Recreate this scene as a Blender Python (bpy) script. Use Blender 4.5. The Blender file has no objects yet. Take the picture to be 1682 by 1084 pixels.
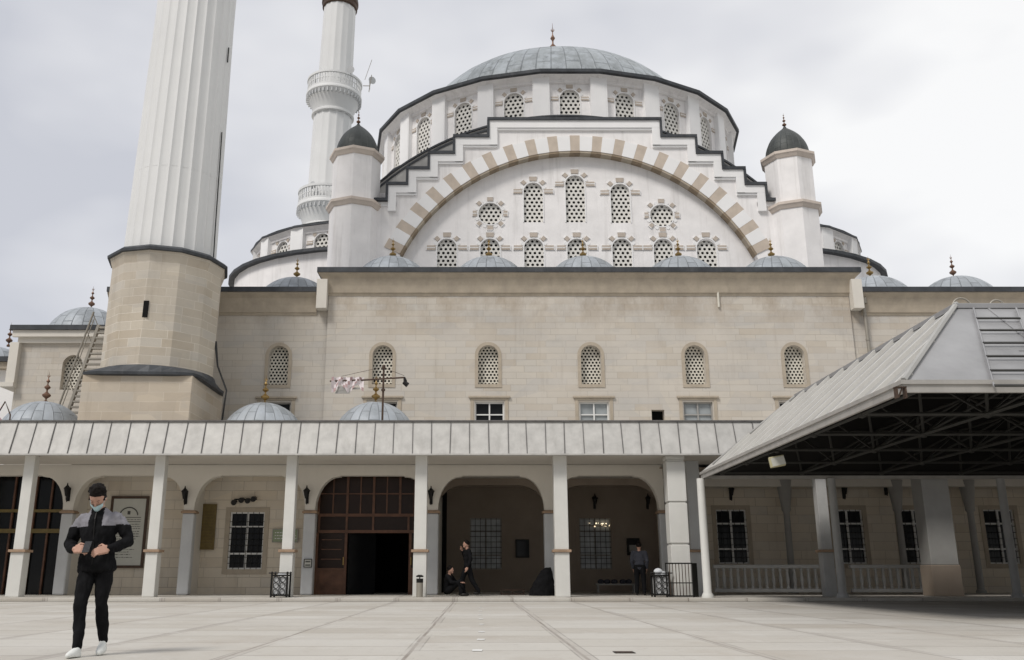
import bpy, bmesh, math, random
from mathutils import Vector, Matrix
from mathutils.geometry import tessellate_polygon
random.seed(7)
PI = math.pi
SC = bpy.context.scene
COL = SC.collection

# ------------------------------------------------------------------ camera
F, HZ, CX, CY, CH = 1480.0, 944.0, 785.0, 542.0, 0.75      # focal length, horizon, principal point of the view (px), eye height (m)
TH = math.atan((HZ-CY)/F)
cd = bpy.data.cameras.new('camera'); cam = bpy.data.objects.new('camera', cd); COL.objects.link(cam)
cam.location = (0, 0, CH); cam.rotation_euler = (PI/2+TH, 0, 0)
cd.sensor_fit = 'HORIZONTAL'; cd.sensor_width = 36; cd.lens = 36*F/1682.0
cd.shift_x = (841-CX)/1682.0; cd.clip_end = 3000; cd.clip_start = 0.05
SC.camera = cam
# ------------------------------------------------------------------ sky
SUN_V = Vector((-0.62, -0.75, 1.15)).normalized()
wd = bpy.data.worlds.new('World'); SC.world = wd; wd.use_nodes = True
nt = wd.node_tree; nt.nodes.clear()
def wn(t, **k):
    n = nt.nodes.new(t)
    for a, b in k.items(): setattr(n, a, b)
    return n
out = wn('ShaderNodeOutputWorld'); bg = wn('ShaderNodeBackground'); bg.inputs[1].default_value = 0.1
sky = wn('ShaderNodeTexSky', sky_type='NISHITA', sun_disc=False)
sky.sun_elevation = math.asin(SUN_V.z); sky.sun_rotation = math.atan2(SUN_V.x, SUN_V.y)
tc = wn('ShaderNodeTexCoord'); mp = wn('ShaderNodeMapping'); mp.inputs['Scale'].default_value = (1.0, 1.0, 2.0)
mp.inputs['Location'].default_value = (3.1, 0.4, 0.6)
n1 = wn('ShaderNodeTexNoise'); n1.inputs['Scale'].default_value = 2.0; n1.inputs['Detail'].default_value = 4; n1.inputs['Roughness'].default_value = 0.5
sx = wn('ShaderNodeSeparateXYZ')
L = nt.links.new
L(tc.outputs['Generated'], mp.inputs[0]); L(mp.outputs[0], n1.inputs[0]); L(tc.outputs['Generated'], sx.inputs[0])
ma = wn('ShaderNodeMath', operation='MULTIPLY_ADD'); ma.inputs[1].default_value = 0.85; L(sx.outputs['X'], ma.inputs[0])
mb_ = wn('ShaderNodeMath', operation='MULTIPLY'); mb_.inputs[1].default_value = 1.45; L(n1.outputs['Fac'], mb_.inputs[0]); L(mb_.outputs[0], ma.inputs[2])
cr = wn('ShaderNodeValToRGB'); e = cr.color_ramp.elements
e[0].position = 0.58; e[0].color = (0.61, 0.625, 0.68, 1); e[1].position = 0.98; e[1].color = (0.985, 0.985, 0.985, 1)
q = e.new(0.80); q.color = (0.79, 0.795, 0.825, 1)
L(ma.outputs[0], cr.inputs[0])
sc = wn('ShaderNodeMix', data_type='RGBA', blend_type='MULTIPLY'); sc.inputs[0].default_value = 1
L(cr.outputs[0], sc.inputs[6]); 
bk = wn('ShaderNodeMapRange', interpolation_type='SMOOTHSTEP'); bk.inputs['From Min'].default_value = 0.15; bk.inputs['From Max'].default_value = -0.45; L(sx.outputs['Y'], bk.inputs[0])
el = wn('ShaderNodeMapRange', interpolation_type='SMOOTHSTEP'); el.inputs['From Min'].default_value = 0.75; el.inputs['From Max'].default_value = 0.25; L(sx.outputs['Z'], el.inputs[0])
pr_ = wn('ShaderNodeMath', operation='MULTIPLY'); L(bk.outputs[0], pr_.inputs[0]); L(el.outputs[0], pr_.inputs[1])
lv = wn('ShaderNodeMapRange'); lv.inputs['To Min'].default_value = 7.6; lv.inputs['To Max'].default_value = 3.4; L(pr_.outputs[0], lv.inputs[0])
L(lv.outputs[0], sc.inputs[7])
mx = wn('ShaderNodeMix', data_type='RGBA'); mx.inputs[0].default_value = 0.95
L(sky.outputs[0], mx.inputs[6]); L(sc.outputs[2], mx.inputs[7]); L(mx.outputs[2], bg.inputs[0]); L(bg.outputs[0], out.inputs[0])
# ------------------------------------------------------------------ sun (veiled by the overcast)
sd = bpy.data.lights.new('sun', 'SUN'); sd.energy = 1.75; sd.angle = math.radians(16); sd.color = (1.0, 0.955, 0.90)
so = bpy.data.objects.new('sun', sd); COL.objects.link(so)
so.rotation_euler = SUN_V.to_track_quat('Z', 'Y').to_euler()
SC.view_settings.view_transform = 'Standard'; SC.view_settings.look = 'None'
SC.view_settings.exposure = 0.4; SC.view_settings.gamma = 1.0

# ------------------------------------------------------------------ measuring helpers (photo pixel + real distance -> metres)
ct, st = math.cos(TH), math.sin(TH)
def pz(py, Y):
    v = (CY-py)/F; return CH + Y*(st+v*ct)/(ct-v*st)
def px_(px, py, Y):
    v = (CY-py)/F; return Y*((px-CX)/F)/(ct-v*st)
def P(px, py, Y): return Vector((px_(px, py, Y), Y, pz(py, Y)))

# ------------------------------------------------------------------ materials
MATS = {}
class NT:
    def __init__(s, name):
        s.m = bpy.data.materials.new(name); s.m.use_nodes = True; s.t = s.m.node_tree; s.t.nodes.clear()
        s.o = s.n('ShaderNodeOutputMaterial'); s.b = s.n('ShaderNodeBsdfPrincipled'); s.l(s.b.outputs[0], s.o.inputs[0]); MATS[name] = s.m
    def n(s, t, **k):
        x = s.t.nodes.new(t)
        for a, b in k.items(): setattr(x, a, b)
        return x
    def l(s, a, b): s.t.links.new(a, b)
    def pos(s): return s.n('ShaderNodeNewGeometry').outputs['Position']
    def obj(s): return s.n('ShaderNodeTexCoord').outputs['Object']
    def math(s, op, a, b=None, c=None):
        x = s.n('ShaderNodeMath', operation=op)
        for i, q in enumerate((a, b, c)):
            if q is None: continue
            if isinstance(q, (int, float)): x.inputs[i].default_value = q
            else: s.l(q, x.inputs[i])
        return x.outputs[0]
    def sep(s, v):
        x = s.n('ShaderNodeSeparateXYZ'); s.l(v, x.inputs[0]); return x.outputs
    def comb(s, a, b, c=0.0):
        x = s.n('ShaderNodeCombineXYZ')
        for i, q in enumerate((a, b, c)):
            if isinstance(q, (int, float)): x.inputs[i].default_value = q
            else: s.l(q, x.inputs[i])
        return x.outputs[0]
    def noise(s, v, scale, detail=4, rough=.55, sc3=None):
        if sc3:
            m = s.n('ShaderNodeMapping'); m.inputs['Scale'].default_value = sc3; s.l(v, m.inputs[0]); v = m.outputs[0]
        x = s.n('ShaderNodeTexNoise'); x.inputs['Scale'].default_value = scale; x.inputs['Detail'].default_value = detail; x.inputs['Roughness'].default_value = rough
        s.l(v, x.inputs[0]); return x.outputs['Fac']
    def ramp(s, f, stops):
        x = s.n('ShaderNodeValToRGB'); e = x.color_ramp.elements
        while len(e) < len(stops): e.new(.5)
        for i, (p, c) in enumerate(stops):
            e[i].position = p; e[i].color = (c if len(c) == 4 else (*c, 1)) if not isinstance(c, (int, float)) else (c, c, c, 1)
        s.l(f, x.inputs[0]); return x.outputs[0]
    def mix(s, f, a, b, mode='MIX'):
        x = s.n('ShaderNodeMix', data_type='RGBA', blend_type=mode)
        if isinstance(f, (int, float)): x.inputs[0].default_value = f
        else: s.l(f, x.inputs[0])
        for i, q in ((6, a), (7, b)):
            if isinstance(q, tuple): x.inputs[i].default_value = (*q[:3], 1)
            else: s.l(q, x.inputs[i])
        return x.outputs[2]
    def bump(s, h, strength=.3, dist=.02):
        x = s.n('ShaderNodeBump'); x.inputs['Strength'].default_value = strength; x.inputs['Distance'].default_value = dist
        s.l(h, x.inputs['Height']); s.l(x.outputs[0], s.b.inputs['Normal'])
    def fin(s, col, rough=.7, metal=0.0, spec=.4):
        if isinstance(col, tuple): s.b.inputs['Base Color'].default_value = (*col[:3], 1)
        else: s.l(col, s.b.inputs['Base Color'])
        if isinstance(rough, (int, float)): s.b.inputs['Roughness'].default_value = rough
        else: s.l(rough, s.b.inputs['Roughness'])
        s.b.inputs['Metallic'].default_value = metal; s.b.inputs['Specular IOR Level'].default_value = spec
        return s.m

def worn(name, col, var=.12, scale=1.2, rough=.75, streak=.15, dirt=(.25, .22, .18), metal=0.0, spec=.35, bump=.15):
    """painted / rendered surface with soft blotches, vertical streaks and fine grain"""
    s = NT(name); p = s.pos()
    a = s.noise(p, scale, 5, .6)
    lo = tuple(c*(1-var) for c in col); hi = tuple(min(1, c*(1+var*.6)) for c in col)
    c = s.ramp(a, [(.3, lo), (.7, hi)])
    k = s.noise(p, 1.0, 5, .65, (3.2, 3.2, .22))
    c = s.mix(s.math('MULTIPLY', s.ramp(k, [(.52, 0.0), (.8, 1.0)]), streak), c, dirt)
    g = s.noise(p, 30, 3, .6)
    s.bump(g, bump, .01)
    return s.fin(c, rough, metal, spec)

def ashlar(name, c1, c2, mortar, mode='wall', center=(0, 0), bw=.95, bh=.36, stain=.5):
    s = NT(name); p = s.pos(); x, y, z = s.sep(p)
    if mode == 'wall': u = s.math('ADD', x, y)
    else:
        u = s.math('MULTIPLY', s.math('ARCTAN2', s.math('SUBTRACT', y, center[1]), s.math('SUBTRACT', x, center[0])), 2.1)
    v = s.comb(u, z)
    b = s.n('ShaderNodeTexBrick'); s.l(v, b.inputs['Vector'])
    b.inputs['Color1'].default_value = (*c1, 1); b.inputs['Color2'].default_value = (*c2, 1); b.inputs['Mortar'].default_value = (*mortar, 1)
    b.inputs['Scale'].default_value = 1; b.inputs['Mortar Size'].default_value = .011; b.inputs['Mortar Smooth'].default_value = .5
    b.inputs['Brick Width'].default_value = bw; b.inputs['Row Height'].default_value = bh; b.offset = .5; b.squash = 1.35; b.squash_frequency = 3
    # second, longer coursing keeps the pattern from repeating
    vo = s.n('ShaderNodeTexVoronoi'); s.l(s.comb(s.math('MULTIPLY', u, .55), s.math('MULTIPLY', z, 1.35)), vo.inputs['Vector']); vo.inputs['Scale'].default_value = 1
    vr = s.sep(vo.outputs['Color'])
    c = s.mix(s.math('MULTIPLY', vr[0], .5), b.outputs['Color'], (c1[0]*.84, c1[1]*.88, c1[2]*.97))
    wv = s.n('ShaderNodeTexBrick'); s.l(v, wv.inputs['Vector']); wv.inputs['Scale'].default_value = 1; wv.inputs['Brick Width'].default_value = bw; wv.inputs['Row Height'].default_value = bh; wv.offset = .5; wv.squash = 1.35; wv.squash_frequency = 3
    wv.inputs['Color1'].default_value = (0, 0, 0, 1); wv.inputs['Color2'].default_value = (1, 1, 1, 1); wv.inputs['Mortar'].default_value = (.5, .5, .5, 1); wv.inputs['Mortar Size'].default_value = .006
    c = s.mix(s.math('MULTIPLY', s.ramp(wv.outputs['Color'], [(.62, 0.0), (.9, 1.0)]), .30), c, (.40, .40, .395))
    c = s.mix(s.math('MULTIPLY', s.ramp(wv.outputs['Color'], [(.08, 1.0), (.3, 0.0)]), .30), c, (.46, .38, .285))
    n = s.noise(p, .45, 5, .6)
    c = s.mix(s.ramp(n, [(.35, 0.0), (.75, .55)]), c, (c2[0]*1.08, c2[1]*1.08, c2[2]*1.1))
    k = s.noise(p, 1.0, 6, .7, (2.4, 2.4, .25))
    c = s.mix(s.math('MULTIPLY', s.ramp(k, [(.55, 0.0), (.8, 1.0)]), stain), c, (.22, .17, .115))
    k2 = s.noise(p, .9, 4, .6, (1, 1, 2.5))
    c = s.mix(s.math('MULTIPLY', s.ramp(k2, [(.6, 0.0), (.72, 1.0)]), .22), c, (.36, .35, .33))
    k3 = s.noise(p, 1.0, 5, .7, (.9, .9, .5)); hz_ = s.ramp(s.math('MULTIPLY', z, .05), [(.53, 0.0), (.60, 1.0), (.66, 1.0), (.69, 0.0)])
    if name == 'stone': c = s.mix(s.math('MULTIPLY', s.math('MULTIPLY', s.ramp(k3, [(.42, 0.0), (.62, 1.0)]), hz_), .42), c, (.27, .20, .13))
    h = s.math('ADD', s.math('MULTIPLY', b.outputs['Fac'], -1.0), s.math('MULTIPLY', s.noise(p, 14, 5, .7), .6))
    s.bump(h, .35, .02)
    return s.fin(c, .85, 0, .25)

def lead(name, col, nseg=28, dirt=.3, ring=.9):
    """lead sheet dome: radial rolls and staggered welts, in the dome's own coordinates"""
    s = NT(name); o = s.obj(); x, y, z = s.sep(o)
    ang = s.math('MULTIPLY', s.math('ARCTAN2', y, x), nseg/(2*PI))
    fr = s.math('FRACT', s.math('ADD', ang, 100.0)); fl = s.math('FLOOR', s.math('ADD', ang, 100.0))
    d = s.math('ABSOLUTE', s.math('SUBTRACT', fr, .5))
    seam = s.ramp(d, [(.44, 0.0), (.49, 1.0)])
    zz = s.math('ADD', s.math('MULTIPLY', z, ring), s.math('MULTIPLY', s.math('MODULO', fl, 2.0), .5))
    zr = s.math('FRACT', s.math('ADD', zz, 100.0))
    welt = s.ramp(s.math('ABSOLUTE', s.math('SUBTRACT', zr, .5)), [(.46, 0.0), (.5, 1.0)])
    wn_ = s.n('ShaderNodeTexWhiteNoise', noise_dimensions='2D'); s.l(s.comb(fl, s.math('FLOOR', zz)), wn_.inputs['Vector'])
    c = s.mix(wn_.outputs['Value'], tuple(q*.82 for q in col), tuple(min(1, q*1.18) for q in col))
    n = s.noise(o, 1.3, 6, .7)
    c = s.mix(s.ramp(n, [(.4, 0.0), (.7, dirt*1.6)]), c, (col[0]*1.5, col[1]*1.5, col[2]*1.55))
    k = s.noise(o, 1.6, 5, .7, (1, 1, .35))
    c = s.mix(s.math('MULTIPLY', s.ramp(k, [(.55, 0.0), (.72, 1.0)]), dirt), c, (.10, .11, .11))
    c = s.mix(s.math('MULTIPLY', s.math('MAXIMUM', seam, welt), .55), c, (.11, .12, .125))
    s.bump(s.math('MAXIMUM', seam, s.math('MULTIPLY', welt, .6)), .6, .05)
    return s.fin(c, .55, .15, .4)

ashlar('stone', (.535, .492, .425), (.60, .553, .48), (.40, .36, .305), bw=.86, bh=.275, stain=.28)
ashlar('stone_porch', (.66, .585, .47), (.70, .625, .51), (.33, .28, .22), bw=.8, bh=.33, stain=.3)
MINX, MINY = px_(271, 500, 34.4), 34.4
ashlar('stone_minaret', (.44, .385, .305), (.58, .525, .435), (.72, .67, .59), 'cyl', (MINX, MINY), .95, .33, .3)
ashlar('stone_base', (.44, .37, .285), (.57, .50, .40), (.64, .58, .49), 'wall', (0, 0), 1.1, .36, .35)
worn('stone_trim', (.44, .38, .30), .15, 2.0, .85, .35)
worn('plaster', (.87, .85, .84), .09, .9, .8, .42, (.40, .38, .355))
worn('plaster_hi', (.86, .855, .85), .04, .7, .8, .05, (.45, .44, .42))
worn('plaster_porch', (.68, .645, .58), .06, .8, .8, .08, (.35, .32, .27))
worn('minaret_white', (.70, .705, .70), .04, .5, .6, .10, (.45, .45, .43))
worn('tan_stone', (.57, .49, .41), .12, 2.0, .85, .15)
worn('tan_stain', (.30, .235, .165), .25, 3.0, .9, .4)
worn('lattice', (.74, .725, .68), .05, 4, .7, .08)
worn('lattice_warm', (.66, .63, .55), .06, 4, .7, .10)
worn('lead_edge', (.060, .065, .072), .35, 1.5, .6, .35, (.16, .16, .16), .2)
worn('lead_face', (.52, .51, .485), .25, 1.0, .7, .3, (.34, .33, .32))
worn('roof_lead', (.24, .25, .27), .25, 1.2, .6, .2)
lead('lead_main', (.31, .335, .345), 56, .6, .45)
worn('rib_paint', (.58, .57, .54), .08, 2, .5, .1)
worn('block_tan', (.52, .455, .39), .1, 3, .85, .1)
lead('lead_small', (.31, .335, .355), 24, .35, 1.4)
lead('lead_dark', (.056, .062, .059), 20, .15, 3.0)
worn('lead_fascia', (.52, .51, .485), .16, 2.6, .6, .45, (.26, .25, .23), .1)
worn('seam', (.14, .135, .13), .3, 4, .7, .1)
worn('sheet_left', (.40, .395, .375), .16, .8, .5, .18, (.36, .35, .33), .15)
worn('sheet_front', (.33, .33, .335), .2, .9, .45, .25, (.27, .28, .29), .25)  # darker than the side sheet: weaker light and staining in one colour
worn('fascia_metal', (.40, .385, .36), .15, 2.5, .5, .3, (.2, .19, .18), .15)
worn('column_white', (.66, .655, .62), .05, 2.0, .6, .10, (.42, .40, .35))
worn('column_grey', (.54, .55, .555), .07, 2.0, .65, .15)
worn('collar', (.36, .25, .17), .2, 5, .7, .1)
worn('ceiling', (.60, .565, .51), .05, 1.0, .8, .06)
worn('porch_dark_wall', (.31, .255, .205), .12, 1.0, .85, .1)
worn('under_shade', (.012, .011, .010), .2, 1, .8, .0)  # near-black, standing in for the deep shade under the canopy
worn('truss', (.045, .044, .04), .2, 2, .6, .1, metal=.2)
worn('iron', (.018, .017, .016), .2, 6, .5, .0, metal=.5)
worn('iron_brown', (.085, .055, .04), .25, 6, .6, .0, metal=.3)
worn('wood', (.135, .065, .038), .35, 3.5, .5, .3, (.02, .01, .008))
worn('brass', (.34, .23, .09), .15, 5, .35, .1, metal=.8)
worn('copper', (.22, .13, .09), .25, 5, .45, .2, metal=.6)
worn('bright_frame', (.72, .72, .70), .05, 4, .5, .08)
worn('dull_frame', (.35, .34, .32), .1, 4, .5, .1)
worn('steel_light', (.34, .315, .27), .12, 3, .5, .2, metal=.4)
worn('cable', (.03, .03, .03), .1, 3, .6, 0)
worn('plastic_yellow', (.48, .44, .27), .15, 5, .5, .2)
worn('plaque', (.17, .125, .045), .2, 6, .45, .1, metal=.3)
worn('sign_green', (.28, .33, .21), .1, 4, .5, .1)
worn('sign_white', (.52, .52, .47), .05, 4, .5, .05)
worn('sign_ink', (.10, .10, .09), .1, 4, .7, 0)
worn('marker_white', (.72, .72, .70), .08, 8, .7, .1)
worn('black_cloth', (.010, .010, .011), .3, 8, .9, 0, bump=.4, spec=.08)
worn('grey_cloth', (.21, .205, .225), .12, 14, .9, 0, bump=.5)
worn('navy_cloth', (.045, .047, .06), .2, 8, .9, 0, bump=.4)
worn('pale_cloth', (.70, .64, .65), .1, 6, .8, .1)
worn('pink_cloth', (.42, .29, .29), .2, 8, .8, .1)
worn('skin', (.46, .27, .20), .10, 12, .5, 0)
worn('hair', (.010, .008, .007), .3, 30, .6, 0, spec=.08)
worn('mask', (.48, .66, .70), .06, 10, .8, 0)
worn('shoe', (.72, .73, .70), .06, 14, .6, 0)
worn('phone', (.02, .02, .022), .1, 10, .25, 0)
worn('phone_light', (.45, .5, .5), .1, 10, .25, 0)
worn('bag', (.62, .64, .66), .12, 9, .45, 0)
def glass(name, col, rough=.12):
    s = NT(name); n = s.noise(s.pos(), 1.5, 2); return s.fin(s.ramp(n, [(.3, tuple(c*.7 for c in col)), (.7, col)]), rough, 0, .22)
worn('curtain', (.60, .63, .65), .25, 3, .7, .5, (.15, .16, .17))
worn('rail_shaded', (.43, .43, .42), .1, 3, .7, .25)  # shade under the canopy put into the colour of posts and rails
worn('pillar_shaded', (.34, .335, .32), .08, 2, .7, .15)  # darkened so the columns carry the canopy's shade in their colour
worn('cornice_tan', (.64, .56, .49), .08, 2, .8, .15)
glass('pane_brown', (.030, .017, .012), .25)
glass('glass_dark', (.012, .013, .014)); glass('glass_dusty', (.035, .036, .036), .5); glass('glass_grey', (.10, .105, .11), .2); glass('glass_sky', (.38, .41, .42), .3)
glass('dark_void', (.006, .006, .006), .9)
s = NT('lamp_glow'); s.b.inputs['Emission Color'].default_value = (1, .82, .55, 1); s.b.inputs['Emission Strength'].default_value = 1.6; s.fin((.8, .7, .5))

# paving: big slabs with joints, small tonal differences, trodden bands and blotches
s = NT('paving'); p = s.pos(); x, y, z = s.sep(p)
v = s.comb(s.math('ADD', y, s.math('MULTIPLY', s.noise(p, .8, 2), .02)), s.math('ADD', s.math('ADD', x, .67), s.math('MULTIPLY', s.noise(p, .6, 2), .03)))
b = s.n('ShaderNodeTexBrick'); s.l(v, b.inputs['Vector']); b.inputs['Scale'].default_value = 1
b.inputs['Brick Width'].default_value = 1.15; b.inputs['Row Height'].default_value = 1.7; b.inputs['Mortar Size'].default_value = .026; b.inputs['Mortar Smooth'].default_value = .6
b.inputs['Color1'].default_value = (.425, .395, .345, 1); b.inputs['Color2'].default_value = (.525, .505, .46, 1); b.inputs['Mortar'].default_value = (.25, .22, .19, 1)
c = b.outputs['Color']
c = s.mix(s.ramp(s.noise(p, .35, 5, .65), [(.42, 0.0), (.72, .55)]), c, (.535, .515, .48))
c = s.mix(s.math('MULTIPLY', s.ramp(s.noise(p, .55, 6, .7, (1, .6, 1)), [(.52, 0.0), (.68, 1.0)]), .5), c, (.40, .355, .30))
lx = s.math('ABSOLUTE', s.math('SUBTRACT', s.math('FRACT', s.math('DIVIDE', s.math('ADD', x, .67+17*1.7), 1.7)), .5))
band = s.ramp(lx, [(.455, 0.0), (.47, 1.0)])
edge = s.math('MULTIPLY', s.ramp(lx, [(.452, 0.0), (.4585, 1.0)]), s.ramp(lx, [(.4585, 1.0), (.465, 0.0)]))
nb = s.ramp(s.noise(p, .7, 4, .7, (1.5, .35, 1)), [(.45, 0.0), (.56, 1.0)])
c = s.mix(s.math('MULTIPLY', s.math('MULTIPLY', edge, nb), .95), c, (.15, .135, .12))
c = s.mix(s.math('MULTIPLY', s.math('MULTIPLY', band, nb), .55), c, (.40, .37, .335))
c = s.mix(s.math('MULTIPLY', s.ramp(s.noise(p, 6, 5, .75, (1, .5, 1)), [(.56, 0.0), (.7, 1.0)]), .30), c, (.3, .27, .24))
c = s.mix(s.math('MULTIPLY', s.ramp(s.noise(p, 1.6, 5, .7, (1, .7, 1)), [(.6, 0.0), (.66, 1.0)]), .22), c, (.66, .65, .62))
s.bump(s.math('ADD', s.math('MULTIPLY', b.outputs['Fac'], -1.0), s.math('MULTIPLY', s.noise(p, 22, 4), .3)), .3, .01)
s.fin(c, s.ramp(s.noise(p, 1.1, 4), [(.35, .55), (.7, .8)]), 0, .3)

# ------------------------------------------------------------------ mesh builder
class MB:
    def __init__(s): s.v = []; s.f = []; s.m = []
    def quad(s, pts, mi=0):
        n = len(s.v); s.v += [tuple(p) for p in pts]; s.f.append(tuple(range(n, n+len(pts)))); s.m.append(mi)
    def box(s, x0, x1, y0, y1, z0, z1, mi=0):
        n = len(s.v)
        s.v += [(x, y, z) for z in (z0, z1) for y in (y0, y1) for x in (x0, x1)]
        for f in ((0, 1, 3, 2), (4, 6, 7, 5), (0, 4, 5, 1), (1, 5, 7, 3), (3, 7, 6, 2), (2, 6, 4, 0)):
            s.f.append(tuple(n+i for i in f)); s.m.append(mi)
        return s
    def obox(s, c, ax, ay, az, mi=0):
        """box from a centre and three half-axis vectors"""
        c, ax, ay, az = map(Vector, (c, ax, ay, az)); n = len(s.v)
        s.v += [tuple(c+ax*i+ay*j+az*k) for k in (-1, 1) for j in (-1, 1) for i in (-1, 1)]
        for f in ((0, 1, 3, 2), (4, 6, 7, 5), (0, 4, 5, 1), (1, 5, 7, 3), (3, 7, 6, 2), (2, 6, 4, 0)):
            s.f.append(tuple(n+i for i in f)); s.m.append(mi)
        return s
    def slab(s, outline, holes, y0, y1, mi=0, rmi=None, fr=None, back=True):
        """polygon in x-z with holes, facing -Y at y0, thickness to y1; fr = frame function (x,y,z)->point"""
        fr = fr or (lambda x, y, z: (x, y, z)); rmi = mi if rmi is None else rmi
        loops = [outline]+holes
        allp = [p for l in loops for p in l]
        tris = tessellate_polygon([[Vector((a, b, 0)) for a, b in l] for l in loops])
        n = len(s.v); s.v += [fr(a, y0, b) for a, b in allp]
        for t in tris: s.f.append(tuple(n+i for i in t)); s.m.append(mi)
        if back:
            n2 = len(s.v); s.v += [fr(a, y1, b) for a, b in allp]
            for t in tris: s.f.append(tuple(n2+i for i in reversed(t))); s.m.append(mi)
        for k, l in enumerate(loops):
            for i in range(len(l)):
                a, b = l[i], l[(i+1) % len(l)]
                s.quad([fr(a[0], y0, a[1]), fr(b[0], y0, b[1]), fr(b[0], y1, b[1]), fr(a[0], y1, a[1])], rmi if k else mi)
        return s
    def lathe(s, prof, n=24, c=(0, 0), mi=0, rf=None, sx=1, sy=1, a0=0.0, a1=2*PI, cap=False):
        full = abs(a1-a0-2*PI) < 1e-6; m = n if full else n+1; b = len(s.v)
        for r, z in prof:
            for i in range(m):
                a = a0+(a1-a0)*i/n; k = rf(a, z) if rf else 1
                s.v.append((c[0]+r*k*sx*math.cos(a), c[1]+r*k*sy*math.sin(a), z))
        for j in range(len(prof)-1):
            for i in range(n):
                i2 = (i+1) % m
                s.f.append((b+j*m+i, b+j*m+i2, b+(j+1)*m+i2, b+(j+1)*m+i)); s.m.append(mi)
        if cap:
            s.f.append(tuple(b+i for i in reversed(range(m)))); s.m.append(mi)
            s.f.append(tuple(b+(len(prof)-1)*m+i for i in range(m))); s.m.append(mi)
        return s
    def tube(s, pts, rad, n=8, mi=0, flat=1.0):
        pts = [Vector(p) for p in pts]; rad = rad if isinstance(rad, (list, tuple)) else [rad]*len(pts); b = len(s.v)
        up = Vector((0, 0, 1)); prev = None
        for i, p in enumerate(pts):
            d = (pts[min(i+1, len(pts)-1)]-pts[max(i-1, 0)]).normalized()
            if prev is None:
                u = d.cross(up) if abs(d.z) < .95 else d.cross(Vector((0, 1, 0)))
            else: u = prev-d*prev.dot(d)
            u.normalize(); w = d.cross(u).normalized(); prev = u
            for k in range(n):
                a = 2*PI*k/n; s.v.append(tuple(p+u*math.cos(a)*rad[i]+w*math.sin(a)*rad[i]*flat))
        for j in range(len(pts)-1):
            for k in range(n):
                s.f.append((b+j*n+k, b+j*n+(k+1) % n, b+(j+1)*n+(k+1) % n, b+(j+1)*n+k)); s.m.append(mi)
        s.f.append(tuple(b+k for k in reversed(range(n)))); s.m.append(mi)
        e_ = b+(len(pts)-1)*n; s.f.append(tuple(e_+k for k in range(n))); s.m.append(mi)
        return s
    def ball(s, c, r, n=12, mi=0, sc=(1, 1, 1)):
        m = n//2; b = len(s.v); c = Vector(c)
        for j in range(1, m):
            t = PI*j/m
            for i in range(n):
                a = 2*PI*i/n
                s.v.append((c.x+r*sc[0]*math.sin(t)*math.cos(a), c.y+r*sc[1]*math.sin(t)*math.sin(a), c.z+r*sc[2]*math.cos(t)))
        t0 = len(s.v); s.v.append((c.x, c.y, c.z+r*sc[2])); t1 = len(s.v); s.v.append((c.x, c.y, c.z-r*sc[2]))
        for j in range(m-2):
            for i in range(n):
                s.f.append((b+j*n+i, b+(j+1)*n+i, b+(j+1)*n+(i+1) % n, b+j*n+(i+1) % n)); s.m.append(mi)
        for i in range(n):
            s.f.append((t0, b+i, b+(i+1) % n)); s.m.append(mi)
            q = b+(m-2)*n; s.f.append((t1, q+(i+1) % n, q+i)); s.m.append(mi)
        return s
    def mesh(s, name, mats, smooth=None, bevel=0):
        me = bpy.data.meshes.new(name); me.from_pydata(s.v, [], s.f)
        for mt in (mats if isinstance(mats, (list, tuple)) else [mats]): me.materials.append(MATS[mt])
        me.polygons.foreach_set('material_index', s.m)
        bm = bmesh.new(); bm.from_mesh(me); bmesh.ops.recalc_face_normals(bm, faces=bm.faces); bm.to_mesh(me); bm.free()
        if smooth:
            me.polygons.foreach_set('use_smooth', [True]*len(me.polygons)); me.set_sharp_from_angle(angle=math.radians(smooth))
        me.update(); return me

WM = {}
def place(o, parent, loc, rz, rx=0.0):
    M = Matrix.Translation(loc) @ Matrix.Rotation(rz, 4, 'Z') @ Matrix.Rotation(rx, 4, 'X'); WM[o.name] = M
    L_ = WM[parent.name].inverted() @ M if parent else M
    o.parent = parent; o.location = L_.to_translation(); o.rotation_euler = L_.to_euler(); return o
def tag(o, label=None, cat=None, group=None, kind=None):
    if label: o['label'] = label
    if cat: o['category'] = cat
    if group: o['group'] = group
    if kind: o['kind'] = kind
    return o
def thing(name, label, cat, loc=(0, 0, 0), rz=0.0, group=None):
    o = bpy.data.objects.new(name, None); COL.objects.link(o); place(o, None, loc, rz); return tag(o, label, cat, group)
def part(name, mb, mats, parent=None, loc=(0, 0, 0), rz=0.0, smooth=None, bevel=0, rx=0.0, world=False):
    """mb in coordinates local to loc; with world=True mb is in world coordinates and loc is only the origin"""
    if isinstance(mb, MB):
        if world: mb.v = [(a-loc[0], b-loc[1], c-loc[2]) for a, b, c in mb.v]
        me = mb.mesh(name, mats, smooth)
    else: me = mb
    o = bpy.data.objects.new(name, me); COL.objects.link(o); place(o, parent, loc, rz, rx)
    if bevel:
        b = o.modifiers.new('bevel', 'BEVEL'); b.width = bevel; b.segments = 2; b.limit_method = 'ANGLE'
    return o

def arch(cx, z0, w, h, n=14, point=0.0):
    """outline of an arched opening (x,z): width w, total height h from z0"""
    r = w/2; zs = z0+h-r*(1+point)
    return [(cx-r, z0), (cx+r, z0)]+[(cx+r*math.cos(PI*i/n), zs+r*(1+point)*math.sin(PI*i/n)) for i in range(n+1)]
def circ(cx, cz, r, n=20): return [(cx+r*math.cos(2*PI*i/n), cz+r*math.sin(2*PI*i/n)) for i in range(n)]
def rect(x0, x1, z0, z1): return [(x0, z0), (x1, z0), (x1, z1), (x0, z1)]

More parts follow.
